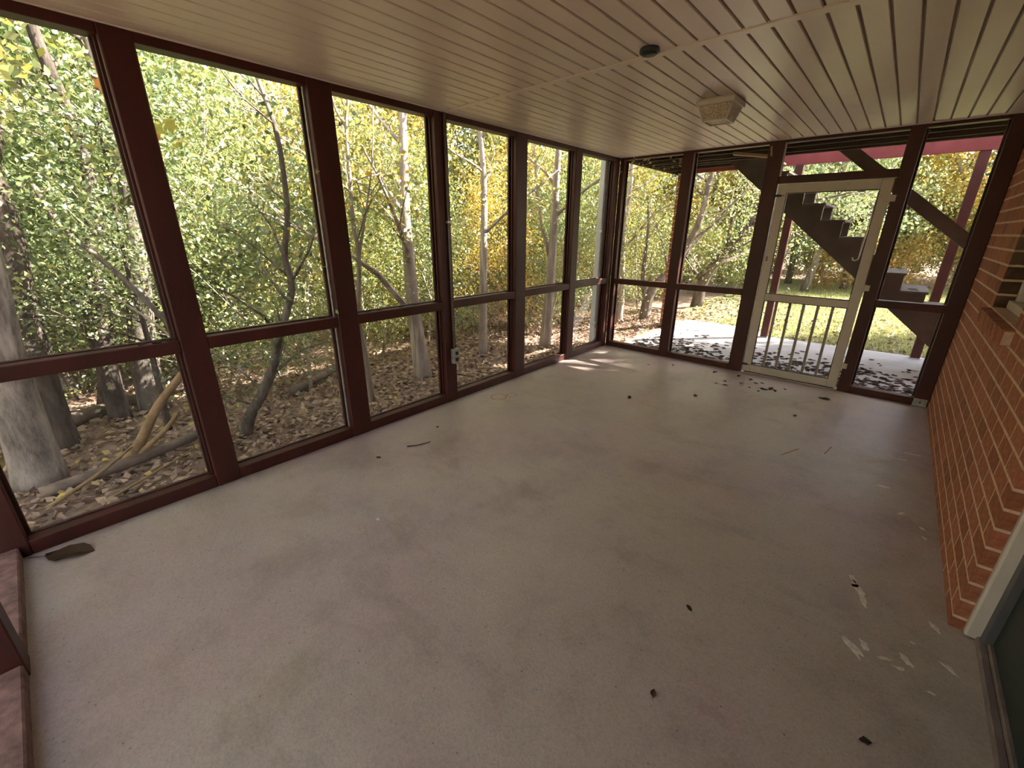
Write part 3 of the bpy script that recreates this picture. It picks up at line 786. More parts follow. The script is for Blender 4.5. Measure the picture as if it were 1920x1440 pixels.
def make_tree(name, seed, loc, trunk=None, height=6.0, r0=0.06, nbr=9, blen=1.6, t0=0.2, nleaf=4000, leaf=0.055, spread=0.22,
              leafmat='leaf_mixed', bark='bark', lean=0.08, label=None, cat='tree', group=None, extra=None, el=(15, 60), sub=4, leaf_from=0.25, extend=True):
    """trunk: optional list of world points; everything is stored relative to loc"""
    r = np.random.default_rng(seed); loc = np.array(loc, float)
    t = empty(name, loc, label, cat, group)
    if trunk is not None:
        tp = np.array(trunk, float)-loc
        if extend and tp[-1][2] < height-0.5:
            d = tp[-1]-tp[-2]; d /= np.linalg.norm(d); d = d*0.5+np.array([0, 0, 0.6])
            k = max(2, int((height-tp[-1][2])/0.7))
            q = tp[-1]; ex = []
            for i in range(k): q = q+d/np.linalg.norm(d)*(height-tp[-1][2])/k+r.normal(0, 0.06, 3); ex.append(q)
            tp = np.vstack([tp, ex])
        tp[0, 2] -= 0.06
        path = spline(tp, len(tp)*3)
    else:
        k = 7; path = [np.array([0, 0, -0.08])]; d = np.array([r.normal(0, lean), r.normal(0, lean), 1.0])
        for i in range(k):
            d = d+np.array([r.normal(0, 0.10), r.normal(0, 0.10), 0.08]); d /= np.linalg.norm(d); path.append(path[-1]+d*height/k)
        path = spline(path, 16)
    n = len(path); tt = np.linspace(0, 1, n)
    rad = r0*(1-0.8*tt)+r0*0.22*np.exp(-tt*18)
    V, F = tube(path, rad, 12 if r0 > 0.09 else 8)
    o = bpy.data.objects.new('trunk', mesh_np('trunk', V, F, M[bark], True)); link(o); o.parent = t
    twl = []; leafpts = []
    branches = []
    for i in range(nbr):
        u = t0+(1-t0)*(i+r.random())/nbr; p = path[min(n-1, int(u*(n-1)))]
        ln = blen*(1.15-0.7*u)*r.uniform(0.7, 1.25)
        bp_ = branch_path(r, p, rand_dir(r, *el), ln, 6)
        branches.append((bp_, max(0.006, r0*(1-0.8*u)*0.5)))
    for e in (extra or []):
        branches.append((spline(np.array(e[0], float)-loc, 10), e[1]))
    for (bp_, br) in branches:
        m_ = len(bp_); rr = br*np.linspace(1, 0.25, m_)
        V, F = tube(bp_, rr, 6)
        o = bpy.data.objects.new('branch', mesh_np('branch', V, F, M[bark], True)); link(o); o.parent = t
        for j in range(sub):
            u = r.uniform(0.3, 1.0); p = bp_[min(m_-1, int(u*(m_-1)))]
            d = (bp_[-1]-bp_[0]); ln = np.linalg.norm(d); d = d/ln+r.normal(0, 0.6, 3); d /= np.linalg.norm(d)
            tp_ = branch_path(r, p, d, ln*r.uniform(0.3, 0.6), 4, 0.0, 0.2)
            twl.append(tube(tp_, np.linspace(max(0.004, br*0.3), 0.002, 4), 3, False))
            leafpts.append(tp_)
        leafpts.append(bp_[int(m_*leaf_from):])
    if twl:
        nv = 0; VV = []; FF = []
        for v, f in twl:
            VV.append(v); FF.append(np.array(f)+nv); nv += len(v)
        stuff_child('twigs', mesh_np('twigs', np.vstack(VV), np.vstack(FF), M['twig']), t)
    if nleaf and leafpts:
        segs = []
        for q in leafpts:
            for a, b in zip(q[:-1], q[1:]): segs.append((a, b))
        A = np.array([s[0] for s in segs]); B = np.array([s[1] for s in segs])
        idx = r.integers(0, len(segs), nleaf); u = r.random((nleaf, 1))
        P = A[idx]*(1-u)+B[idx]*u+r.normal(0, spread, (nleaf, 3))*np.array([1, 1, 0.7])
        P = P[P[:, 2] > 0.12]
        S = leaf*r.uniform(0.6, 1.35, len(P))
        stuff_child('foliage', leaf_mesh('foliage', P, S, M[leafmat], r), t)
    return t
def G(x, y): return (x, y, float(gz(x, y)))

# prominent trees seen from inside, left to right
T1 = [(-1.40, -0.30, -0.2), (-1.36, -0.26, 0.34), (-1.31, -0.22, 0.83), (-1.24, -0.15, 1.34), (-1.18, -0.10, 1.79)]
make_tree('large_pale_tree', 1, G(-1.38, -0.28), T1, 5.2, 0.13, 5, 2.2, 0.8, 2500, 0.06, 0.3, 'leaf_green', 'bark_dappled', label='thick pale mottled trunk, sun dapples put in its colour, leaning at the far left of the screens')
T2 = [(-2.1, -0.16, -0.25), (-2.07, -0.13, 0.27), (-2.03, -0.09, 0.72), (-1.97, -0.04, 1.14), (-1.9, 0.02, 1.66)]
make_tree('dark_trunk_tree', 2, G(-2.1, -0.16), T2, 5.2, 0.115, 5, 2.2, 0.5, 2500, 0.06, 0.3, 'leaf_green', 'bark_dark', label='dark furrowed trunk just right of the thick pale trunk')
T3 = [(-2.53, 0.28, -0.25), (-2.5, 0.31, 0.25), (-2.43, 0.37, 0.77), (-2.35, 0.45, 1.34), (-2.21, 0.57, 2.09)]
make_tree('slim_trunk_tree', 3, G(-2.53, 0.28), T3, 4.8, 0.085, 6, 1.6, 0.35, 2500, 0.055, 0.26, 'leaf_mixed', 'bark_dark', label='slim dark trunk behind the leaning dead branch')
T4 = [(-2.58, 0.57, -0.25), (-2.56, 0.59, 0.23), (-2.45, 0.68, 0.93), (-2.33, 0.8, 1.69)]
make_tree('broad_trunk_tree', 4, G(-2.58, 0.57), T4, 4.8, 0.13, 6, 1.8, 0.4, 2500, 0.055, 0.26, 'leaf_mixed', 'bark', label='broad grey trunk beside the first red post, behind brush')
T5 = [(-1.17, 0.97, -0.2), (-1.09, 1.03, -0.01), (-0.97, 1.14, 0.22), (-0.88, 1.22, 0.44), (-0.82, 1.28, 0.63), (-0.78, 1.31, 0.77), (-0.67, 1.41, 1.12), (-0.68, 1.4, 1.37), (-0.62, 1.45, 1.68), (-0.6, 1.46, 2.21)]
make_tree('crooked_tree', 5, G(-1.17, 0.97), T5, 3.4, 0.05, 9, 1.0, 0.3, 1500, 0.045, 0.2, 'leaf_green', 'bark', label='small crooked forking tree close outside the second screen bay',
          extra=[([(-0.88, 1.22, 0.39), (-0.77, 1.32, 0.51), (-0.66, 1.42, 0.61), (-0.49, 1.57, 0.68)], 0.016), ([(-0.67, 1.41, 1.16), (-0.53, 1.53, 1.41), (-0.48, 1.57, 1.53)], 0.012),
                 ([(-0.97, 1.14, 0.22), (-1.25, 1.05, 0.42), (-1.5, 0.95, 0.52), (-1.7, 0.8, 0.8)], 0.012), ([(-1.05, 1.06, 0.10), (-1.2, 0.9, 0.2), (-1.35, 0.72, 0.42)], 0.01)])
T6 = [(-0.92, 2.13, -0.2), (-0.93, 2.12, 0.39), (-0.95, 2.1, 0.72), (-0.89, 2.15, 1.33), (-0.91, 2.14, 1.62), (-0.89, 2.15, 2.02), (-0.88, 2.16, 2.39), (-0.83, 2.2, 2.66)]
make_tree('pale_sapling', 6, G(-0.92, 2.13), T6, 4.4, 0.03, 8, 1.0, 0.35, 900, 0.045, 0.2, 'leaf_yellow', 'bark_pale', label='slender pale forked sapling in the third screen bay',
          extra=[([(-0.88, 2.16, 2.39), (-0.94, 2.11, 2.55), (-0.95, 2.1, 2.75)], 0.012), ([(-0.89, 2.15, 1.33), (-0.81, 2.22, 1.71), (-0.73, 2.29, 2.14), (-0.68, 2.34, 2.75)], 0.015)])
T7 = [(-1.25, 3.06, -0.25), (-1.28, 3.03, 0.27), (-1.3, 3.01, 0.67), (-1.31, 3.01, 1.17), (-1.31, 3.0, 1.74), (-1.28, 3.03, 2.52)]
make_tree('grey_trunk_tree', 7, G(-1.25, 3.06), T7, 4.8, 0.105, 7, 1.8, 0.3, 3000, 0.05, 0.26, 'leaf_mixed', 'bark_pale', label='straight grey trunk rising from the ground in the third screen bay')
T8 = [(-1.45, 4.31, -0.25), (-1.44, 4.32, 0.49), (-1.42, 4.34, 1.44), (-1.41, 4.35, 2.11), (-1.44, 4.32, 2.73)]
make_tree('white_trunk_tree', 8, G(-1.45, 4.31), T8, 4.8, 0.07, 7, 1.6, 0.35, 2500, 0.05, 0.25, 'leaf_mixed', 'bark_pale', label='straight whitish trunk seen through the fourth screen bay')
T9 = [(-0.96, 5.19, -0.2), (-0.92, 5.22, 0.6), (-0.9, 5.24, 1.44), (-0.89, 5.25, 2.15), (-0.88, 5.26, 2.67)]
make_tree('beech_like_tree', 9, G(-0.96, 5.19), T9, 4.8, 0.085, 7, 1.5, 0.35, 2500, 0.05, 0.25, 'leaf_mixed', 'bark_pale', label='tan smooth trunk with a dark side limb in the fifth screen bay',
          extra=[([(-0.93, 5.21, 1.22), (-1.03, 5.12, 1.66), (-1.1, 5.06, 2.28), (-1.13, 5.03, 2.7)], 0.03)])
T10 = [(-0.72, 8.25, -0.2), (-0.7, 8.27, 0.29), (-0.57, 8.38, 0.61), (-0.38, 8.55, 0.92), (-0.1, 8.8, 1.7)]
make_tree('forked_tree', 10, G(-0.72, 8.25), T10, 4.5, 0.11, 8, 1.8, 0.35, 3500, 0.055, 0.3, 'leaf_green', 'bark', label='low forked trunk beside the brick pillar',
          extra=[([(-0.71, 8.26, 0.18), (-0.81, 8.16, 0.71), (-0.8, 8.18, 1.41), (-0.9, 8.2, 2.2)], 0.06)])
T11 = [(-1.24, 8.14, -0.25), (-1.24, 8.14, 0.25), (-1.29, 8.1, 1.41), (-1.26, 8.13, 2.09), (-1.25, 8.13, 2.74)]
make_tree('reddish_trunk_tree', 11, G(-1.24, 8.14), T11, 4.8, 0.085, 8, 2.0, 0.3, 3000, 0.055, 0.3, 'leaf_mixed', 'bark_pale', label='pale trunk between the far corner post and the pillar')
make_tree('spreading_tree', 12, G(-0.5, 10.6), [(-0.5, 10.6, -0.2), (-0.42, 10.6, 0.5), (-0.1, 10.7, 1.1), (0.3, 10.8, 1.7)], 5.2, 0.13, 14, 2.6, 0.15, 9000, 0.06, 0.34, 'leaf_green', 'bark_dark',
          label='dense green spreading tree behind the patio left of the door', el=(5, 50),
          extra=[([(-0.55, 10.5, 0.57), (-0.07, 10.35, 0.97), (0.31, 10.4, 1.28), (0.9, 10.6, 1.65)], 0.05)])
# dead wood leaning and lying outside the first bay
def fallen(name, pts, r0, r1, mat, label, cat='branch', group=None):
    p = spline(pts, 14); V, F = tube(p, np.linspace(r0, r1, 14), 7)
    o = part(name, V, F, M[mat], None, True); tag(o, label, cat, group); return o
fallen('dead_branch', [(-1.27, 0.15, -0.2), (-1.14, 0.27, 0.0), (-1.0, 0.4, 0.27), (-0.83, 0.55, 0.51), (-0.56, 0.78, 0.85)], 0.045, 0.02, 'tan_wood', 'tan dead branch leaning up towards the first red post')
fallen('dead_branch', [(-1.24, 0.16, -0.2), (-1.0, 0.42, 0.10), (-0.86, 0.52, 0.27)], 0.025, 0.012, 'tan_wood', 'thin tan stick crossing under the leaning dead branch')
fallen('arching_branch', [(-1.0, 0.72, -0.18), (-0.98, 0.70, 0.4), (-1.0, 0.65, 0.81), (-1.12, 0.54, 1.08), (-1.27, 0.41, 1.33), (-1.42, 0.28, 1.52), (-1.48, 0.23, 1.66), (-1.52, 0.19, 1.84)], 0.022, 0.014, 'bark', 'dark bare stem arching to the left across the first bay')
fallen('arching_branch', [(-0.98, 0.80, -0.18), (-0.97, 0.76, 0.4), (-1.02, 0.66, 0.72), (-1.2, 0.52, 0.95), (-1.5, 0.30, 1.20)], 0.013, 0.006, 'twig', 'thin pale stem beside the dark arching stem')
fallen('fallen_log', [(-1.05, -0.30, -0.14), (-1.10, 0.05, -0.13), (-1.2, 0.45, -0.12), (-1.45, 0.9, -0.14)], 0.05, 0.035, 'log', 'grey fallen log lying below the thick pale trunk', 'log')
fallen('fallen_log', [(-2.6, -0.2, -0.18), (-2.9, 0.6, -0.15), (-3.2, 1.3, -0.2)], 0.07, 0.05, 'log', 'grey fallen log farther back behind the dark trunk', 'log')
fallen('fallen_stick', [(-0.78, -0.28, -0.13), (-0.9, 0.0, -0.05), (-1.2, 0.25, -0.02), (-1.7, 0.5, -0.1)], 0.014, 0.008, 'tan_wood', 'long pale stick on the leaves nearest the left corner', 'stick')
fallen('fallen_stick', [(-0.62, 0.0, -0.13), (-0.75, 0.25, -0.11), (-0.95, 0.55, -0.10)], 0.010, 0.006, 'tan_wood', 'short pale stick on the leaves in the first bay', 'stick')
fallen('fallen_stick', [(-0.9, 2.9, -0.17), (-0.75, 3.1, -0.05), (-0.65, 3.35, -0.12)], 0.018, 0.012, 'tan_wood', 'arched pale stick on the ground in the third bay', 'stick')
fallen('fallen_log', [(-1.9, 1.7, -0.17), (-2.2, 2.3, -0.13), (-2.6, 2.9, -0.18)], 0.06, 0.04, 'log', 'grey log in the brush behind the crooked tree', 'log')

# thicket: prototypes and copies
def scatter(protos, spots):
    used = set()
    for i, (pi, x, y, sc, rz) in enumerate(spots):
        pr = protos[pi]
        if pi not in used:
            used.add(pi); pr.location = G(x, y); pr.rotation_euler = (0, 0, rz); pr.scale = (sc,)*3
        else:
            copy_thing(pr, G(x, y), rz, sc)
r2 = np.random.default_rng(77)
near_spec = [('leaf_green', 'leafy green shrub in the thicket outside the long screened wall', 'green shrubs of the thicket'), ('leaf_mixed', 'yellowing green shrub in the thicket outside the long screened wall', 'yellowing shrubs of the thicket'),
             ('leaf_yellow', 'yellow leaved shrub in the thicket outside the long screened wall', 'yellow shrubs of the thicket'), ('leaf_green', 'thin stemmed green bush in the thicket outside the long screened wall', 'thin stemmed bushes')]
near = []
for i, (lm, lb, gp) in enumerate(near_spec):
    near.append(make_tree('thicket_shrub', 100+i, (0, 0, 0), None, 2.9, 0.02, 14, 1.15, 0.05, 6000, 0.043, 0.19, lm, 'twig', 0.15, lb, 'shrub', gp, None, (20, 75), 4))
spots = []
cand = [(-1.9, 1.9), (-2.6, 3.3), (-2.0, 5.6), (-3.1, 1.2), (-3.4, 2.4), (-2.9, 4.4), (-3.6, 3.6), (-2.4, 6.6), (-3.3, 5.4), (-1.9, 7.4), (-3.3, -0.6), (-3.9, 0.4), (-3.0, -1.4), (-2.2, 2.7), (-4.2, 1.6),
        (-4.3, 4.8), (-4.0, 6.4), (-2.9, 7.7), (-3.6, -2.0), (-4.4, -0.8), (-1.7, 6.3), (-2.1, 4.0), (-2.7, 1.9), (-1.8, -1.5), (-2.3, 9.2), (-1.5, 9.6), (-4.6, 3.0), (-3.4, 8.6), (-3.0, 1.5), (-4.6, 0.6), (-5.2, -0.4), (-5.0, 1.4)]
for i, (x, y) in enumerate(cand):
    spots.append(((0 if i % 2 else 3) if y < 2.2 else (i % 4 if i % 7 else 0), x, y, r2.uniform(0.8, 1.25), r2.uniform(0, 6.28)))
scatter(near, spots)
us = make_tree('understory_tree', 150, (0, 0, 0), None, 3.5, 0.035, 15, 1.25, 0.36, 6500, 0.046, 0.2, 'leaf_green', 'bark_dark', 0.12, 'slim green understory tree among the trunks beyond the first bay', 'tree', 'understory trees beyond the first bay', None, (-5, 50), 4)
scatter([us], [(0, -2.9, 0.15, 1.0, 0.0), (0, -3.3, 0.9, 1.05, 1.5), (0, -2.8, -0.55, 0.95, 2.6), (0, -3.7, 0.1, 1.1, 4.0), (0, -1.95, 0.55, 0.8, 5.0), (0, -4.3, -0.4, 1.1, 0.8), (0, -2.4, -1.1, 0.95, 3.0), (0, -4.6, 1.4, 1.1, 2.0)])
mid_spec = [('leaf_green', 'green leaved tree standing deeper in the woods behind the thicket', 'green trees of the woods'), ('leaf_mixed', 'yellowing tree standing deeper in the woods behind the thicket', 'yellowing trees of the woods'),
            ('leaf_yellow', 'yellow autumn tree standing deeper in the woods behind the thicket', 'yellow trees of the woods'), ('leaf_orange', 'orange autumn tree standing deeper in the woods behind the thicket', 'orange trees of the woods')]
mids = []
for i, (lm, lb, gp) in enumerate(mid_spec):
    mids.append(make_tree('woodland_tree', 200+i, (0, 0, 0), None, 4.9, 0.06, 15, 1.9, 0.10, 8500, 0.08, 0.30, lm, 'bark_pale' if i % 2 else 'bark', 0.08, lb, 'tree', gp, None, (10, 60), 4))
spots = []
for i in range(30):
    az = math.radians(r2.uniform(12, 100)); d = r2.uniform(6.5, 13)
    x, y = CAM[0]-d*math.sin(az), d*math.cos(az)
    if x > -3.4: x = -3.4-r2.uniform(0, 2)
    spots.append((int(r2.choice([0, 0, 0, 0, 1, 1, 2, 1] if az > math.radians(58) else [0, 0, 1, 1, 1, 2, 2, 3])), x, y, r2.uniform(0.75, 1.15), r2.uniform(0, 6.28)))
scatter(mids, spots)
far_spec = [('leaf_mixed', 'hazy yellow green tree at the back of the woods', 'yellow green trees at the back'), ('leaf_green', 'hazy green tree at the back of the woods', 'green trees at the back'), ('leaf_yellow', 'hazy golden tree at the back of the woods', 'golden trees at the back')]
fars = []
for i, (lm, lb, gp) in enumerate(far_spec):
    fars.append(make_tree('backwoods_tree', 300+i, (0, 0, 0), None, 7.4, 0.12, 16, 2.6, 0.08, 9000, 0.15, 0.42, lm, 'bark', 0.06, lb, 'tree', gp, None, (10, 55), 4))
spots = []
for i in range(34):
    az = math.radians(14+i*2.75+r2.uniform(-1, 1)); d = r2.uniform(14, 20)
    spots.append((int(r2.integers(0, 3)), CAM[0]-d*math.sin(az), d*math.cos(az), r2.uniform(0.6, 0.85), r2.uniform(0, 6.28)))
# behind the lawn
for i in range(15):
    az = math.radians(18-i*2.0+r2.uniform(-1, 1)); d = r2.uniform(20, 27)
    spots.append((int(r2.integers(0, 3)), CAM[0]-d*math.sin(az), d*math.cos(az), r2.uniform(0.75, 1.1), r2.uniform(0, 6.28)))
scatter(fars, spots)
# yard side
yd = make_tree('pine_tree', 400, (0, 0, 0), None, 7.5, 0.11, 22, 2.2, 0.16, 9000, 0.10, 0.25, 'leaf_pine', 'bark', 0.03, 'bluish green pine standing beyond the lawn', 'tree', 'pines beyond the lawn', None, (-8, 20), 5)
spots = [(0, 0.95, 15.5, 0.9, 0.4), (0, 1.8, 16.8, 0.85, 2.0), (0, 0.2, 17.5, 0.9, 5.0)]
scatter([yd], spots)
ob = make_tree('orange_bush', 401, (0, 0, 0), None, 1.6, 0.02, 12, 0.9, 0.1, 2600, 0.07, 0.2, 'leaf_orange', 'twig', 0.1, 'low orange bush at the far edge of the lawn', 'shrub', 'orange bushes at the lawn edge', None, (10, 60), 3)
scatter([ob], [(0, 2.1, 16.2, 1.0, 0), (0, 3.1, 17.4, 0.9, 2), (0, 1.2, 16.0, 0.8, 1.3)])
yb2 = make_tree('yellow_yard_tree', 402, (0, 0, 0), None, 6.0, 0.09, 16, 2.2, 0.12, 8000, 0.10, 0.34, 'leaf_yellow', 'bark', 0.05, 'bright yellow green tree at the right edge of the lawn', 'tree', 'yard trees at the right of the lawn', None, (5, 55), 4)
scatter([yb2], [(0, 5.0, 19.2, 1.0, 0), (0, 4.2, 21.5, 1.1, 4.1), (0, 3.0, 20.8, 0.9, 1.0)])

# bushes along the far edge of the lawn and of the clearing
hb_ = make_tree('hedge_bush', 405, (0, 0, 0), None, 2.2, 0.03, 16, 1.3, 0.03, 5200, 0.075, 0.24, 'leaf_mixed', 'twig', 0.15, 'rounded yellow green bush along the far edge of the clearing', 'shrub', 'bushes along the far edge', None, (5, 70), 3)
spots = []
for i in range(13): spots.append((0, -1.8+i*0.95+r2.uniform(-0.3, 0.3), 19.0+r2.uniform(-0.8, 0.8), r2.uniform(0.8, 1.2), r2.uniform(0, 6.28)))
for i, (x, y) in enumerate(((-2.4, 11.5), (-3.4, 12.8), (-1.6, 13.0), (-0.6, 14.2), (-4.8, 11.0), (-5.6, 9.0), (-6.2, 6.6), (-6.4, 4.2), (-6.4, 2.0), (-6.2, 0.0))): spots.append((0, x, y, r2.uniform(0.7, 1.1), r2.uniform(0, 6.28)))
scatter([hb_], spots)
# low brush near the ground
lbs = [make_tree('low_brush', 500+i, (0, 0, 0), None, 1.0, 0.009, 12, 0.75, 0.03, 1100, 0.04, 0.13, lm, 'twig', 0.3, lb, 'shrub', gp, None, (25, 80), 5)
       for i, (lm, lb, gp) in enumerate((('leaf_mixed', 'low yellow green brush on the woodland floor', 'low brush'), ('leaf_dead', 'low bare brush with dry tan leaves on the woodland floor', 'dry low brush')))]
r4 = np.random.default_rng(9); spots = []
for i in range(34):
    x = -1.5-3.8*r4.random()**0.8; y = r4.uniform(-1.2, 9.0)
    if y < 1.0: x -= 1.9
    spots.append((int(r4.random() < 0.4), x, y, r4.uniform(0.7, 1.5), r4.uniform(0, 6.28)))
scatter(lbs, spots)
# thicket carries on past the near end of the porch
for i, (x, y, sc) in enumerate(((-2.0, -2.6, 1.2), (-0.8, -3.4, 1.1), (0.6, -3.0, 1.25), (1.9, -3.8, 1.1), (3.2, -3.4, 1.2), (0.0, -5.0, 1.3))):
    tag(copy_thing(near[i % 4], G(x, y), i*1.3, sc), 'leafy shrub growing past the near end of the porch', None, 'shrubs past the near end')
for i, (x, y, sc) in enumerate(((-3.6, -5.5, 1.0), (-1.0, -7.5, 1.1), (1.8, -6.8, 1.0), (4.2, -7.2, 1.1), (-6.5, -4.0, 1.1))):
    tag(copy_thing(mids[i % 3], G(x, y), i*1.7, sc), 'woodland tree growing past the near end of the porch', None, 'trees past the near end')
bough = make_tree('overhanging_bough', 610, G(-1.75, -1.25), [(-1.75, -1.25, -0.2), (-1.7, -1.1, 0.8), (-1.55, -0.8, 1.7), (-1.3, -0.4, 2.15), (-1.1, 0.0, 2.35)], 2.6, 0.03, 11, 0.85, 0.55, 2600, 0.06, 0.2, 'leaf_mixed', 'bark',
          label='leafy bough overhanging the first screen bay in front of the pale trunk', extend=False)
def lobed_leaf(parent, p, s, mat, yaw_, label):
    rad_ = [0.55, 0.28, 0.50, 0.24, 0.46, 0.20, 0.30, 0.20, 0.46, 0.24, 0.50, 0.28]
    V = [(0, 0, 0.0)]; n_ = len(rad_)
    for k in range(n_):
        a = 2*math.pi*k/n_; q = rad_[k]*s
        x_, z_ = q*math.sin(a), -q*math.cos(a)
        V.append((x_*math.cos(yaw_), x_*math.sin(yaw_), z_)); 
    V = [np.array(v)+np.array((-math.sin(yaw_), math.cos(yaw_), 0))*0.15*s*(abs(v[2])/s)**2+np.array(p) for v in V]
    F = [(0, 1+k, 1+(k+1) % n_) for k in range(n_)]
    n0 = len(V); st = [np.array(p)+np.array((0, 0, 0.2*s)), np.array(p)+np.array((0.02*s, 0, 1.1*s)), np.array(p)+np.array((0.05*s, 0.03*s, 1.1*s)), np.array(p)+np.array((0.04*s, 0, 0.2*s))]
    V += st; F.append((n0, n0+1, n0+2, n0+3))
    o = part('large_leaf', V, F, M[mat], parent); o['label'] = label
LOC[bough.name] = np.array(bough.location)
M['maple_orange'] = mat_simple('orange_leaf_skin', (0.62, 0.25, 0.05), 0.6, 0.3, 20, 0.1)
M['maple_yellow'] = mat_simple('yellow_green_leaf_skin', (0.50, 0.50, 0.07), 0.6, 0.3, 20, 0.1)
LARGE_LEAVES = [((-0.902, 0.590, 2.388), 0.10, 'maple_orange', 'single orange lobed leaf'), ((-0.692, 0.776, 2.150), 0.13, 'maple_yellow', 'yellow green lobed leaf'),
                ((-0.624, 0.836, 2.176), 0.12, 'maple_yellow', 'yellow green lobed leaf'), ((-0.70, 0.772, 2.11), 0.06, 'maple_orange', 'small orange lobed leaf')]
for p_, s_, m_, l_ in LARGE_LEAVES: lobed_leaf(bough, p_, s_, m_, 0.72, l_)
# unseen trees right of the lawn, added to shade the patio
sh_t = make_tree('shade_tree', 601, (0, 0, 0), None, 9.5, 0.16, 26, 2.5, 0.30, 24000, 0.20, 0.5, 'leaf_mixed', 'bark', 0.04, 'tall dense unseen tree added right of the lawn to shade the patio', 'tree', 'unseen trees added to shade the patio')
scatter([sh_t], [(0, 8.2, 12.0, 1.0, 0.3), (0, 10.2, 13.0, 1.05, 2.1)])

# ---- ground litter, grass
def litter(name, n, xr, yr, size, mat, label, cat, dz=0.006, cond=None, seed=5, flat=0.75):
    r = np.random.default_rng(seed)
    X = r.uniform(*xr, n); Y = r.uniform(*yr, n)
    if cond is not None:
        k = cond(X, Y, r); X, Y = X[k], Y[k]
    Z = gz(X, Y)+dz+r.uniform(0, 0.02, len(X))
    P = np.stack([X, Y, Z], -1)
    c = np.array([(xr[0]+xr[1])/2, (yr[0]+yr[1])/2, -0.1])
    me = leaf_mesh(name, P-c, size*r.uniform(0.6, 1.4, len(X)), M[mat], r, flat, 0.6)
    o = bpy.data.objects.new(name, me); link(o); o.location = c
    tag(o, label, cat, None, 'stuff'); return o
litter('leaf_litter', 26000, (-4.2, -0.11), (-1.5, 9.5), 0.065, 'leaf_dead', 'carpet of dead brown leaves on the ground along the long screened wall', 'leaf litter', cond=lambda X, Y, r: r.random(len(X)) < np.clip(1.25+X/4.5, 0.25, 1))
litter('leaf_litter', 17000, (-0.5, 9.0), (7.9, 14.5), 0.07, 'leaf_dead', 'dead leaves scattered over the near lawn', 'leaf litter', 0.015, cond=lambda X, Y, r: ((Y > 8.5) | ((X > 1.5) & (Y > 8.0))) & (r.random(len(X)) < np.clip(1.3-(Y-8)/5.5-(X-1)*0.06, 0.05, 1)), seed=6)
def grass(n, seed=8):
    r = np.random.default_rng(seed); X = r.uniform(0.6, 11, n); Y = 8.1+10*r.random(n)**1.3
    k = (Y > 8.5) | (X > 1.5); X, Y = X[k], Y[k]; n = len(X)
    Z = gz(X, Y); h = r.uniform(0.04, 0.09, n); a = r.uniform(0, 6.28, n); w = 0.010
    dx, dy = np.cos(a)*w, np.sin(a)*w; lx, ly = r.normal(0, 0.03, n), r.normal(0, 0.03, n)
    c = np.array([5.0, 12.0, -0.1])
    V = np.stack([np.stack([X-dx, Y-dy, Z], -1), np.stack([X+dx, Y+dy, Z], -1), np.stack([X+lx, Y+ly, Z+h], -1)], 1).reshape(-1, 3)-c
    me = mesh_np('lawn_grass', V, np.arange(3*n).reshape(n, 3), M['grass'])
    o = bpy.data.objects.new('lawn_grass', me); link(o); o.location = c
    tag(o, 'short sunlit grass blades covering the lawn', 'grass', None, 'stuff')
grass(60000)

# ---- single dry leaves on the patio and on the porch floor
def dry_leaf_mesh(seed, mat):
    r = np.random.default_rng(seed); n = 7
    mid = [(-0.5+i/(n-1), 0, 0.10*math.sin(i*1.3+seed)*0.5+0.05) for i in range(n)]
    V = []; wv = [0.02, 0.16, 0.26, 0.30, 0.24, 0.13, 0.01]
    for i, (x, y, z) in enumerate(mid):
        j = r.uniform(0.7, 1.3)
        V += [(x, -wv[i]*j, z+0.10*r.random()+0.16*wv[i]), (x, 0, max(0.0, z-0.05)), (x, wv[i]*j, z+0.10*r.random()+0.16*wv[i])]
    zmin = min(v[2] for v in V); V = [(x, y, (z-zmin)*0.55) for x, y, z in V]
    F = []
    for i in range(n-1):
        for k in range(2): F.append((3*i+k, 3*i+k+1, 3*i+k+4, 3*i+k+3))
    st_ = len(V); V += [(-0.5, 0.012, 0.03), (-0.85, 0.03, 0.02), (-0.85, 0.0, 0.02), (-0.5, -0.012, 0.03)]; F.append((st_, st_+1, st_+2, st_+3))
    return mesh_np('dry_leaf', V, F, mat)
lm_dark = [dry_leaf_mesh(s, M['leaf_dark']) for s in range(6)]
lm_brown = [dry_leaf_mesh(s+20, M['leaf_dead']) for s in range(4)]
def put_leaf(x, y, z, s, rz, label, group, k, brown=False):
    o = bpy.data.objects.new('dry_leaf', (lm_brown if brown else lm_dark)[k % (4 if brown else 6)]); link(o)
    o.location = (x, y, z); o.scale = (s, s, s); o.rotation_euler = (0, 0, rz); tag(o, label, 'leaf', group)
r3 = np.random.default_rng(31)
drift = []
n = 0
while n < 1200:
    x = r3.uniform(0.15, 3.9); y = L+0.16+abs(r3.normal(0, 0.62))+0.05
    if y > 7.7 or (r3.random() < 0.35 and 1.0 < x < 1.8): continue
    if y < L+0.2: continue
    s_ = r3.uniform(0.05, 0.10); a_ = r3.uniform(0, 6.28); n += 1
    if n <= 280: put_leaf(x, y, ZP+0.001, s_, a_, 'dark dry leaf among those drifted over the shaded patio', 'dry leaves drifted on the patio', n, r3.random() < 0.12)
    else: drift.append((x, y, s_*0.9, a_))
mv = np.array([v.co[:] for v in lm_dark[0].vertices]); mf = np.array([p.vertices[:] for p in lm_dark[0].polygons])
VV = []; FF = []
for k, (x, y, s_, a_) in enumerate(drift):
    c_, q_ = math.cos(a_)*s_, math.sin(a_)*s_
    VV.append(np.stack([mv[:, 0]*c_-mv[:, 1]*q_+x, mv[:, 0]*q_+mv[:, 1]*c_+y, mv[:, 2]*s_+ZP+0.001], -1)); FF.append(mf+len(mv)*k)
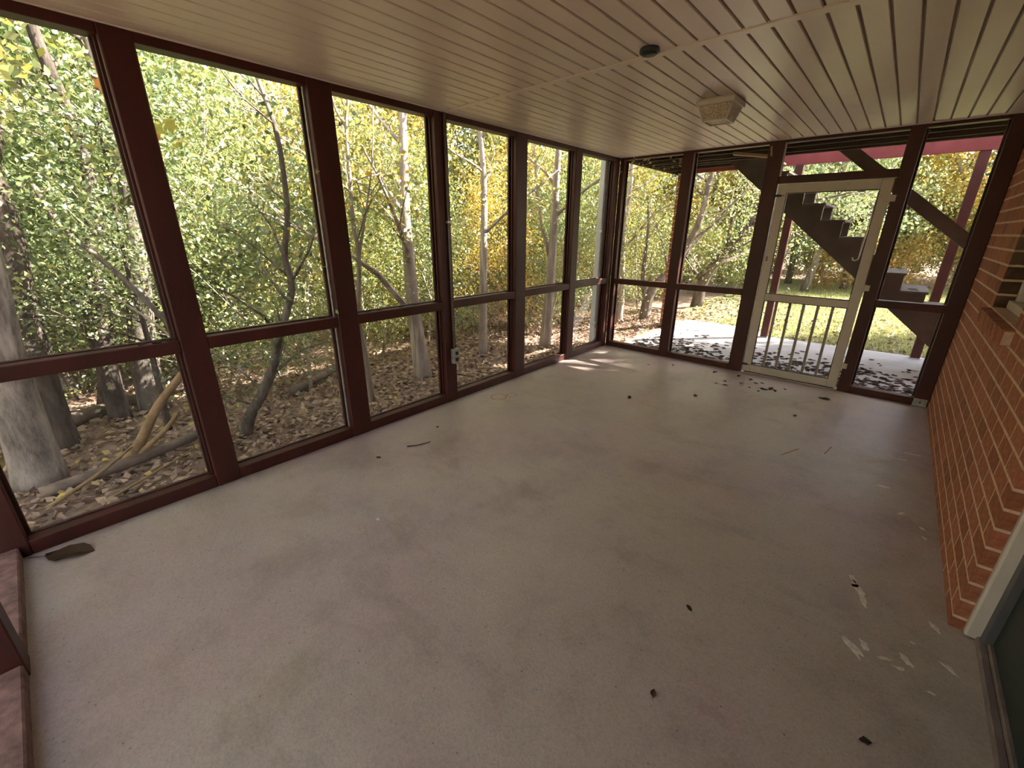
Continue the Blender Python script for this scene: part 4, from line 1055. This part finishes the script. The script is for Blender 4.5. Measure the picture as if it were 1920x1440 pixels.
o = part('leaf_drift', np.vstack(VV), np.vstack(FF), M['leaf_dark']); tag(o, 'drift of dark dry leaves spread over the shaded patio', 'leaf litter', None, 'stuff')
x, z = X0+RUN*3, 1.879-RISE*3
for k in range(3):
    for j in range(4):
        put_leaf(x+r3.uniform(0.03, 0.2), r3.uniform(6.75, 7.4), z+0.031, r3.uniform(0.05, 0.08), r3.uniform(0, 6.28), 'dark dry leaf lying on a stair tread', 'dry leaves on the stair treads', j)
    x += RUN; z -= RISE
small = [(1.131, 5.089, .035), (1.606, 5.153, .05), (1.838, 4.766, .04), (1.748, 4.753, .03), (1.858, 5.198, .05), (1.998, 5.15, .05), (2.07, 5.05, .04), (2.181, 4.902, .06), (2.232, 4.97, .07), (2.28, 4.928, .05), (2.15, 4.80, .03), (2.12, 5.1, .035),
         (1.71, 4.221, .045), (1.233, 3.726, .05), (2.559, 4.319, .035), (2.61, 1.582, .028), (2.649, 1.126, .025), (3.231, 1.443, .028), (0.433, 1.386, .03), (1.80, 4.895, .035), (1.95, 4.95, .03), (2.05, 4.86, .03), (0.9, 4.9, .03), (0.35, 2.0, .025), (2.35, 5.05, .03)]
for k, (x, y, s) in enumerate(small):
    put_leaf(x, y, 0.0008, s*1.35, r3.uniform(0, 6.28), 'small dry leaf fragment lying on the porch floor', 'leaf fragments on the porch floor', k)
put_leaf(2.701, 5.009, 0.0008, 0.10, 0.2, 'larger dark curled leaf on the porch floor near the door hinge side', None, 2)
put_leaf(0.13, -0.20, 0.0008, 0.21, 0.95, 'large dark dead leaf on the porch floor in the near left corner', None, 3)
# leaves lying on the rails
for k, (y, s) in enumerate(((0.40, .07), (0.33, .05), (0.45, .05), (1.34, .05), (1.7, .05), (1.8, .06), (2.0, .05), (2.15, .05), (2.38, .07), (3.32, .05), (4.2, .05), (4.35, .04))):
    put_leaf(-0.045, y, ZR1+0.001, s, r3.uniform(0, 6.28), 'dry leaf caught on the middle rail of the long screened wall', 'dry leaves on the middle rail', k)
fallen('floor_twig', [(0.45, 1.62, 0.005), (0.50, 1.70, 0.006), (0.52, 1.79, 0.005)], 0.005, 0.003, 'bark_dark', 'thin dark twig on the porch floor by the second red post', 'twig')
